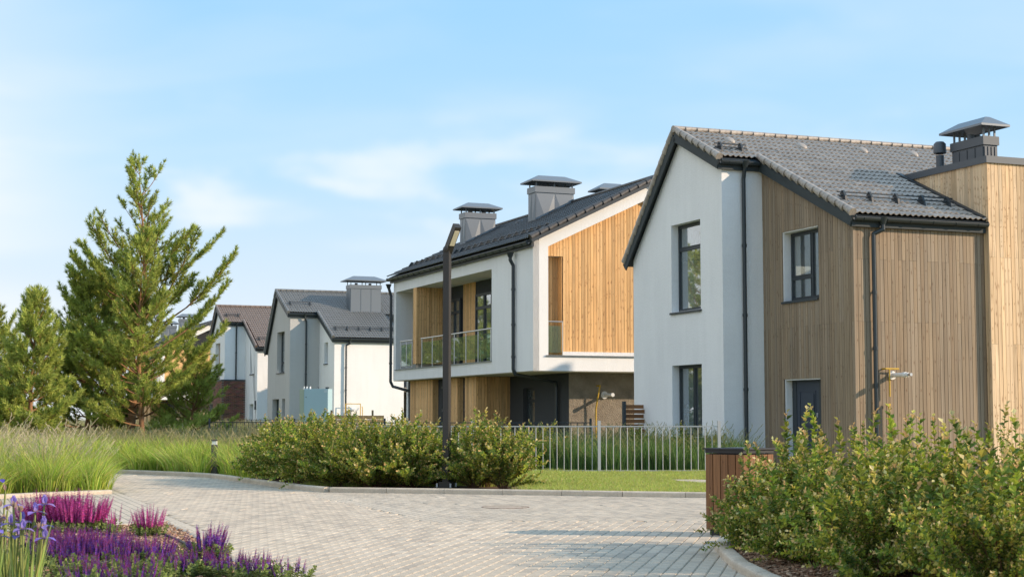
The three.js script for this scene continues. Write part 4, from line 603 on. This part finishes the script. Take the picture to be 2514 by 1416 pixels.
scatter('feather_grass', 'tall feathery beige grass filling the left bed', tall, 700, inside(bedLeft, -16, -6.9, -33, -21.5, (x, z) => away(leftKerb, x, z, .75) && x < -7.5), { seed: 3, s0: .7, s1: 1.1 });
scatter('fountain_grass', 'green fountain grass along the kerb of the left bed', fount, 190, inside(bedLeft, -14, -6.7, -30, -21.5, (x, z) => away(leftKerb, x, z, .22) && (!away(leftKerb, x, z, 1.1) || x > -8.2)), { seed: 4, s0: .8, s1: 1.2 });
scatter('kerb_grass', 'bright green grass tufts above the curved kerb', fount, 620, inside(bedFar, -20, -5.0, -41, -30.5, (x, z) => away(farKerb, x, z, .25) && !away(farKerb, x, z, 3.0) && !(Math.abs(x + 6.27 - (z + 33.6) * .187) < .26 && z > -34.2)), { seed: 5, s0: .9, s1: 1.4 });
scatter('meadow_grass', 'tall meadow grass between the curved kerb and the pines', mead, 3600, inside(bedFar, -24, 1, -62, -31, (x, z) => away(farKerb, x, z, 1.2) && x < -.12 * -z - .2 && z < -31.5 && !(x > -5.2 && z > -33) && !(Math.hypot(x + 6.27, z + 33.6) < .6)), { seed: 6, s0: .72, s1: 1.1 });
scatter('lawn', 'short cut lawn between the kerb and the metal fence', lawnG, 3000, inside(bedFar, .1, 7, -34.2, -23, (x, z) => away(farKerb2, x, z, .12) && !(x > 2.9 && z < -28.3 + (x - 3) * .25 && z > -30.4 + (x - 3) * .2) && x > .2 - (z + 26) * .12), { seed: 7, y: .03, s0: .7, s1: 1.1 });
scatter('lawn_strip', 'lawn strip behind the right end of the hedge', lawnG, 1100, inside(bedFar, -3.5, 1.2, -34.4, -27.4), { seed: 17, y: .03, s0: .9, s1: 1.4 });
scatter('weeds', 'dark green weeds behind the metal fence', weeds, 700, inside(bedFar, -3, 5.4, -42, -34.5, (x, z) => !(x > 5.05 - (z + 38.4) * -.4 - .1 && z < -38)), { seed: 8, s0: .7, s1: 1.15, y: .03 });
scatter('far_meadow', 'rough grass around the far houses', mead, 1500, inside(bedFar, -34, 4, -100, -60), { seed: 9, s0: .9, s1: 1.4 });
{ // broad-leaved weeds and saplings behind the fence
  const g = 'weedy saplings by the fence'; [[.75, -35.2, .28, 1.0, 'thin weedy sapling just right of the hedge, behind the fence'], [3.9, -36.3, .35, .7, 'weedy clump under the lower window of the white gable'], [4.6, -36.6, .35, .6, 'weedy clump at the white corner next to the fence end'], [3.1, -37.6, .3, .75, 'weedy clump left of the lower window of the white gable']].forEach(([x, z, r, H, l], i) => shrub(l, [x, z], { rx: r, rz: r, H, seed: 91 + i, dens: .35, group: g, y: .03, ll: .9 }));
}
// mulch chips
{ const S = new THREE.BoxGeometry(.045, .008, .016), r = rng(55), put = (name, label, P, x0, x1, z0, z1, n, y) => { const l = []; let gd = 0; while (l.length < n && gd++ < n * 20) { const x = lerp(x0, x1, r()), z = lerp(z0, z1, r()); if (!inPoly(P, x, z)) continue; l.push(new THREE.Matrix4().compose(V3(x, y + .02 * r(), z), new THREE.Quaternion().setFromEuler(new THREE.Euler(.5 * (r() - .5), r() * 6.28, .6 * (r() - .5))), V3(.5 + r(), 1, .6 + .9 * r()))); } const im = instanced(numbered(name), S, std([1, 1, 1], .95), l, scene, () => { const v = .6 + .7 * r(), k = r(); return k < .5 ? rgb(.40 * v, .25 * v, .16 * v) : k < .8 ? rgb(.26 * v, .14 * v, .085 * v) : rgb(.52 * v, .38 * v, .27 * v); }); im.userData.label = label; };
  put('bark_mulch', 'reddish bark mulch between the salvias', bedFlower, -5.2, -1.2, -18, -10.5, 14000, .024); put('shrub_mulch', 'brown bark mulch under the foreground shrubs', bedRight, 1.8, 3.2, -16, -10, 5000, .024); }

// salvias
function spikeGeo(seed, florets, bract, L) { const r = rng(seed), S = new Soup(), st = [.16, .12, .07]; for (let k = 0; k < 2; k++) S.tri([k ? 0 : .003, 0, k ? .003 : 0], [k ? 0 : -.003, 0, k ? -.003 : 0], [0, L, 0], st);
  const n = 17; for (let i = 0; i < n; i++) { const t = lerp(.40, 1, i / (n - 1)), y = L * t, sz = .022 * (1.15 - .75 * Math.pow(t, 3)), fl = t < .72 ? .75 : .25; for (let k = 0; k < 6; k++) { const ph = k * 1.047 + i * .55 + .3 * r(), d = norm([Math.cos(ph), .25 + .5 * r(), Math.sin(ph)]), c = r() < fl ? florets[Math.floor(r() * florets.length)] : bract[Math.floor(r() * bract.length)]; leaf(S, [0, y, 0], d, [0, 1, .01], sz, sz * .42, c.map(v => v * (.8 + .4 * r()))); } }
  for (let i = 0; i < 5; i++) { const y = L * (.05 + .06 * i), ph = r() * 6.28, d = norm([Math.cos(ph), .6, Math.sin(ph)]); leaf(S, [0, y, 0], d, [0, 1, .01], .07, .012, [.28, .34, .09]); } return S.build(); }
const vio = [[.26, .10, .58], [.32, .12, .62], [.20, .07, .46]], vbr = [[.36, .06, .24], [.28, .05, .22], [.44, .09, .28]], mag = [[.76, .13, .50], [.82, .20, .58], [.66, .09, .42]], mbr = [[.50, .07, .30], [.42, .06, .26]];
const spikes = { violet: [1, 2, 3].map(s => spikeGeo(s, vio, vbr, .40)), magenta: [4, 5].map(s => spikeGeo(s, mag, mbr, .40)), plum: [6, 7].map(s => spikeGeo(s, [...vio, [.34, .07, .34]], [...vbr, [.32, .05, .2]], .40)) };
const salLeaf = shootGeo(77, { L: .11, n: 14, ll: .034, cols: [[.27, .34, .09], [.22, .30, .075], [.33, .38, .12]], stem: [.12, .14, .05] });
function salvia(label, [x, z], kind, { r = .25, n = 60, H = 1, seed = 1, sparse = 0 }) {
  const t = thing('salvia_clump', label, 'flowers', [x, .03, z], 0, 'salvias of the flower bed'), q = rng(seed * 31 + 3), geos = spikes[kind], ls = geos.map(() => []), lf = [];
  for (let i = 0; i < n; i++) { const a = q() * 6.283, b = Math.sqrt(q()), px = Math.cos(a) * b * r, pz = Math.sin(a) * b * r, d = [Math.cos(a) * b * .38 + .16 * (q() - .5), 1, Math.sin(a) * b * .38 + .16 * (q() - .5)], s = H * (.72 + .42 * q()) * (1.05 - .2 * b); ls[Math.floor(q() * geos.length)].push(orient([px * .75, 0, pz * .75], d, q() * 6.28, s)); if (i % 2 === 0 || sparse) lf.push(orient([px, 0, pz], [d[0] * 1.6, .8, d[2] * 1.6], q() * 6.28, .8 + .5 * q())); }
  ls.forEach((l, i) => l.length && instanced('flower_spikes', geos[i], petalM, l, t, () => { const v = .8 + .4 * q(); return rgb(v, v, v); })); instanced('leaves', salLeaf, leafM, lf, t, () => { const v = .8 + .4 * q(); return rgb(v, v, v); });
}
salvia('large magenta salvia clump, left half, behind the irises', [-4.88, -16.75], 'magenta', { r: .34, n: 230, H: .98, seed: 1 });
salvia('large magenta salvia clump, right half, at the back of the bed', [-4.50, -16.6], 'magenta', { r: .34, n: 240, H: .98, seed: 2 });
salvia('small round magenta salvia at the corner of the bed by the kerb', [-3.62, -15.95], 'magenta', { r: .15, n: 46, H: .78, seed: 3 });
salvia('sparse half-grown salvia between the two magenta clumps', [-4.05, -16.4], 'magenta', { r: .18, n: 12, H: .7, seed: 4, sparse: 1 });
[[-3.98, -13.7, 'back left violet salvia, just below the big magenta clump'], [-3.72, -13.6, 'violet salvia below the right half of the big magenta clump'], [-3.46, -13.6, 'violet salvia at the back right of the violet mass, beside the mulch'], [-3.62, -12.8, 'violet salvia behind the irises, second row'], [-3.36, -12.7, 'violet salvia in the second row, third from the mulch'], [-3.11, -12.7, 'violet salvia in the second row, second from the mulch'], [-2.88, -12.75, 'violet salvia in the second row, next to the mulch']].forEach(([x, z, l], i) => salvia(l, [x, z], i % 2 ? 'plum' : 'violet', { r: .23, n: 84, H: .66, seed: 10 + i }));
[[-3.22, -11.9, 'violet salvia in the front row beside the irises'], [-2.98, -11.8, 'violet salvia in the front row, second from the irises'], [-2.74, -11.8, 'low violet salvia in the front row, third from the irises'], [-2.52, -11.9, 'low violet salvia at the right end of the front row, before the mulch'], [-2.9, -11.0, 'leafy salvia at the bottom edge of the photo, near the irises'], [-2.6, -11.0, 'leafy salvia at the bottom edge of the photo, below the mulch']].forEach(([x, z, l], i) => salvia(l, [x, z], i % 2 ? 'plum' : 'violet', { r: .2, n: 44, H: .52, seed: 20 + i, sparse: 1 }));
[[-2.56, -13.4, .17, 70, .74, 'upright violet salvia standing alone right of the mulch'], [-2.32, -12.0, .2, 52, .56, 'plum salvia at the left end of the right-hand row'], [-2.07, -11.85, .2, 52, .56, 'plum salvia in the right-hand row, second from its left end'], [-1.84, -11.7, .2, 46, .52, 'plum salvia in the right-hand row, third from its left end'], [-1.62, -11.6, .15, 26, .46, 'last plum salvia of the right-hand row, beside the paving']].forEach(([x, z, r, n, H, l], i) => salvia(l, [x, z], i ? 'plum' : 'violet', { r, n, H, seed: 30 + i }));
{ // irises in the lower left corner
  const spots = [[-3.08, -9.5, 'iris clump at the left edge of the photo, in front of the salvias'], [-2.99, -9.6, 'iris clump with fading blooms, second from the left edge'], [-2.88, -9.5, 'iris clump with two open violet blooms, nearest the salvias'], [-3.18, -9.85, 'dark blue iris clump behind the others at the left edge']];
  const r = rng(808);
  const petal = (S, d, up, len, wid, col) => { const sd = norm(cross(d, up)), nn = cross(sd, d); const rows = [0, .35, .7, 1].map((t, i) => { const c = add(add([0, 0, 0], d, len * t), nn, -len * .55 * t * t), w = [.15, .8, 1, .25][i] * wid; return [add(add(c, sd, w), nn, w * .3), c, add(add(c, sd, -w), nn, w * .3)]; }); for (let i = 0; i < 3; i++) for (let k = 0; k < 2; k++) { const a = rows[i][k], b = rows[i][k + 1], c = rows[i + 1][k + 1], e = rows[i + 1][k]; S.tri(a, b, c, col); S.tri(a, c, e, col); } };
  spots.forEach(([x, z, l], si) => {
    const t = thing('iris_clump', l, 'flowers', [x, .03, z], 0, 'irises of the flower bed');
    const S = new Soup(); for (let i = 0; i < 44; i++) { const a = r() * 6.283, b = .12 * Math.sqrt(r()), h = .34 + .24 * r(), ln = .14 * r(), ca = Math.cos(a), sa = Math.sin(a), w = .011, c = [.34 + .12 * r(), .44 + .12 * r(), .12 + .05 * r()], p = q => [ca * (b + ln * q * q), h * q, sa * (b + ln * q * q)]; for (let k = 0; k < 4; k++) { const w0 = w * (1 - k / 4.2), w1 = w * (1 - (k + 1) / 4.2), A = p(k / 4), B = p((k + 1) / 4); S.tri(add(A, [-sa, 0, ca], w0), add(A, [-sa, 0, ca], -w0), add(B, [-sa, 0, ca], -w1), c); S.tri(add(A, [-sa, 0, ca], w0), add(B, [-sa, 0, ca], -w1), add(B, [-sa, 0, ca], w1), c); } }
    part('leaves', S.build(), leafM, t).userData.kind = 'stuff';
    for (let k = 0; k < 8; k++) { const px = .24 * (r() - .5), pz = .2 * (r() - .5), h = (si === 3 ? .70 : .56) + .26 * (r() - .5), open = k < 5, st = part('stalk', rod(V3(px * .5, 0, pz * .5), V3(px, h, pz), .006, 6), std([.24, .28, .08], .8), t);
      const B = new Soup(), ph0 = r() * 6; if (open) for (let i = 0; i < 3; i++) { const a = ph0 + i * 2.094, dk = si === 3 ? [.10, .08, .42] : [.28, .22, .62]; petal(B, norm([Math.cos(a), .35, Math.sin(a)]), [0, 1, 0], .062, .024, dk.map(v => v * (.85 + .3 * r()))); petal(B, norm([Math.cos(a + 1.05) * .35, 1, Math.sin(a + 1.05) * .35]), [Math.cos(a + 1.05), 0, Math.sin(a + 1.05)], .055, .018, [.34, .27, .66]); leaf(B, [0, .004, 0], norm([Math.cos(a), .5, Math.sin(a)]), [0, 1, 0], .025, .007, [.7, .5, .1]); } else for (let i = 0; i < 4; i++) leaf(B, [0, 0, 0], norm([r() - .5, 1, r() - .5]), [r(), 0, r()], .05, .011, [.42, .30, .22]);
      const bl = part('blossom', B.build(), petalM, st); bl.position.set(px, h, pz); if (open) bl.userData.label = 'open violet iris blossom'; }
  });
}

// ---------------------------------------------------------------- street furniture and yard things
{ // lamp post
  const t = thing('street_lamp', 'tall square brown street lamp with bent head beside the hedge', 'street lamp', [-1.09, .036, -26.55], -.35);
  part('base_plate', [box(-.16, .16, 0, .03, -.16, .16), box(-.1, .1, .03, .12, -.1, .1)], M.lampMetal, t); for (const [x, z] of [[-.12, -.12], [.12, -.12], [-.12, .12], [.12, .12]]) part('anchor_bolt', new THREE.CylinderGeometry(.018, .018, .07, 8).translate(x, .06, z), M.galv, t);
  part('pole', [box(-.053, .053, .12, 4.0, -.053, .053)], M.lampMetal, t);
  const hd = part('lamp_head', beam(V3(0, 3.96, -.02), V3(.27, 4.36, .22), .115, .115), M.lampMetal, t);
  part('elbow', new THREE.SphereGeometry(.075, 12, 8).translate(0, 3.99, 0), M.lampMetal, hd);
  const dir = V3(.27, .40, .24).normalize(), xx = V3(0, 1, 0).cross(dir).normalize(), yy = dir.clone().cross(xx), lp = part('light_panel', new THREE.BoxGeometry(.085, .012, .30), std([.62, .58, .42], .3), hd); lp.quaternion.setFromRotationMatrix(new THREE.Matrix4().makeBasis(xx, yy, dir)); lp.position.set(.16, 4.195, .125).addScaledVector(yy, -.062);
}
{ const t = thing('bollard_light', 'short dark bollard light standing in the grass', 'bollard', [-6.27, .03, -33.6]); part('post', box(-.06, .06, 0, .62, -.06, .06), M.brownMetal, t); part('lens', box(-.05, .05, .62, .70, -.05, .05), std([.75, .76, .72], .3), t); part('cap', box(-.064, .064, .70, .73, -.064, .064), M.brownMetal, t); }
{ // slatted litter bin
  const t = thing('litter_bin', 'square wooden slatted litter bin with black lid beside the shrubs', 'bin', [2.36, 0, -16.55], -47 * D2R), w = .25, H = .86;
  part('base', box(-w + .03, w - .03, 0, .06, -w + .03, w - .03), M.black, t); part('liner', box(-w + .03, w - .03, .06, .84, -w + .03, w - .03), M.black, t);
  const lid = part('lid', [box(-w - .0, w + .0, .845, .88, -w, w), box(-w - .02, w + .02, .88, .895, -w - .02, w + .02)], M.black, t); part('opening_rim', box(-.12, .14, .895, .90, -.12, .12), M.zincDark, lid);
  const r = rng(12); for (let s = 0; s < 4; s++) for (let i = 0; i < 5; i++) { const m = part('slat', boardGeoShort[Math.floor(r() * 8)], W.bin[Math.floor(r() * 5)], t), a = -w + .05 + i * .1, o = w + .004; m.scale.set(.088, .77, .022); m.position.set(s === 0 ? a : s === 1 ? a : s === 2 ? o - .015 : -o + .015, .06 + .385, s === 0 ? o - .015 : s === 1 ? -o + .015 : a); if (s > 1) m.rotation.y = Math.PI / 2; }
}
function fence(name, label, pts, { H = 1.1, gap = .152, mat = M.galv, postW = .06, bar = .010, y = .03, skip = 1 }) {
  const t = thing(name, label, 'fence');
  for (let i = 0; i + 1 < pts.length; i++) { const [a, b] = [pts[i], pts[i + 1]], L = Math.hypot(b[0] - a[0], b[1] - a[1]), n = Math.round(L / gap), P = (f, yy) => V3(lerp(a[0], b[0], f), y + yy, lerp(a[1], b[1], f)); part('top_rail', beam(P(0, H - .10), P(1, H - .10), .03, .025), mat, t); part('bottom_rail', beam(P(0, .06), P(1, .06), .03, .025), mat, t); for (let k = 1; k < n; k++) { const q = P(k / n, 0); part('baluster', rod(V3(q.x, y + .06, q.z), V3(q.x, y + H - .10, q.z), bar, 6), mat, t); } }
  pts.forEach(([x, z]) => { const p = part('post', box(-postW / 2, postW / 2, 0, H + .02, -postW / 2, postW / 2), mat, t); p.position.set(x, y, z); p.rotation.y = .1; });
  return t;
}
fence('metal_fence', 'grey metal railing fence between the lawn and the white gable', [[-3.5, -34.3], [-2.21, -34.1], [-.84, -34.0], [1.86, -34.0], [4.42, -34.0]], {});
fence('metal_fence', 'dark metal railing before the larch ground floor of the balcony house', [[-9.5, -50], [-6.5, -47.5], [-3.6, -45.0], [-.4, -44.2], [2.2, -44.6]], { mat: M.trim, H: 1.15, gap: .19, bar: .012 });
fence('metal_fence', 'dark low fence before the brick based house', [[-18.5, -84], [-15.5, -82], [-12.4, -80], [-9.2, -77]], { mat: M.trim, H: 1.2, gap: .3, bar: .02 });
{ // horizontal slat screen at the right of the balcony house
  const t = thing('slat_screen', 'horizontal wooden slat screen beside the left edge of the white gable', 'screen', [2.98, .03, -42.2], TURN); part('post', box(-.05, .03, 0, 1.62, -.04, .04), M.trim, t); part('post', box(1.9, 1.98, 0, 1.62, -.04, .04), M.trim, t); const r = rng(3); for (let i = 0; i < 11; i++) { const m = part('slat', boardGeoShort[Math.floor(r() * 8)], W.bin[Math.floor(r() * 5)], t); m.scale.set(.10, 1.9, .03); m.rotation.z = Math.PI / 2; m.position.set(.98, .2 + i * .128, i % 2 ? .03 : -.03); } }
{ const t = thing('utility_cabinet', 'pale blue metal cabinet on legs in front of the grey house', 'cabinet', [-8.55, .03, -70], -.16), blue = std([.36, .52, .58], .55), gr = std([.42, .47, .36], .6);
  part('body', box(-.52, .56, .92, 2.46, -.35, .35), blue, t); part('side_panel', box(-.74, -.54, .92, 2.44, -.33, .30), gr, t); part('door_seam', box(-.50, .54, .95, 2.43, .352, .362), blue, t); part('lock', box(-.44, -.41, 2.08, 2.12, .362, .38), M.trim, t); part('label_plate', box(.38, .52, 2.3, 2.4, .362, .366), std([.5, .6, .64], .5), t); for (const x of [-.6, .5]) part('leg', box(x - .04, x + .04, 0, .92, -.04, .04), M.trim, t); for (const x of [-.62, -.5, -.35]) part('insulator', new THREE.CylinderGeometry(.03, .045, .12, 8).translate(x, 2.51, 0), M.plasticWhite, t); part('terminal', [box(.36, .50, 2.46, 2.54, -.05, .05), rod(V3(.05, 2.46, 0), V3(.0, 2.56, 0), .015)], M.trim, t); }
{ const t = thing('timber_screen', 'orange board screen behind the hedge, below the white lit wall', 'screen', [-6.2, .03, -64], .05); const r = rng(8); for (let i = 0; i < 7; i++) { const m = part('plank', boardGeoShort[Math.floor(r() * 8)], W.larch[Math.floor(r() * 5)], t); m.scale.set(.15, 2.3, .03); m.rotation.z = Math.PI / 2; m.position.set(-.1, .22 + i * .165, .02 * (i % 2)); } for (const x of [-1.1, .55]) part('post', box(x, x + .08, 0, 1.5, -.06, -.0), M.plank, t); }
{ const t = thing('wooden_pallet', 'weathered wooden pallet leaning beside the brick base', 'pallet', [-16.4, .03, -84.5], .55); const g = new THREE.Group(); const r = rng(9); for (let i = 0; i < 6; i++) { const m = part('slat', boardGeoShort[i % 8], M.plank, t); m.scale.set(.16, 1.3, .025); m.rotation.z = Math.PI / 2 + .03 * (r() - .5); m.position.set(0, .35 + i * .21, -i * .075); } for (const x of [-.55, .0, .55]) part('bearer', beam(V3(x, .1, -.03), V3(x, 1.5, -.53), .08, .09), M.plank, t); }
{ const t = thing('irrigation_hose', 'thin black irrigation hose lying across the mulch', 'hose'); part('hose', new THREE.TubeGeometry(new THREE.CatmullRomCurve3([[-3.78, -16.6], [-3.6, -16.25], [-3.28, -15.5], [-3.05, -14.9], [-2.85, -14.3]].map(p => V3(p[0], .045, p[1]))), 24, .016, 8), M.black, t); }

renderer.render(scene, camera);
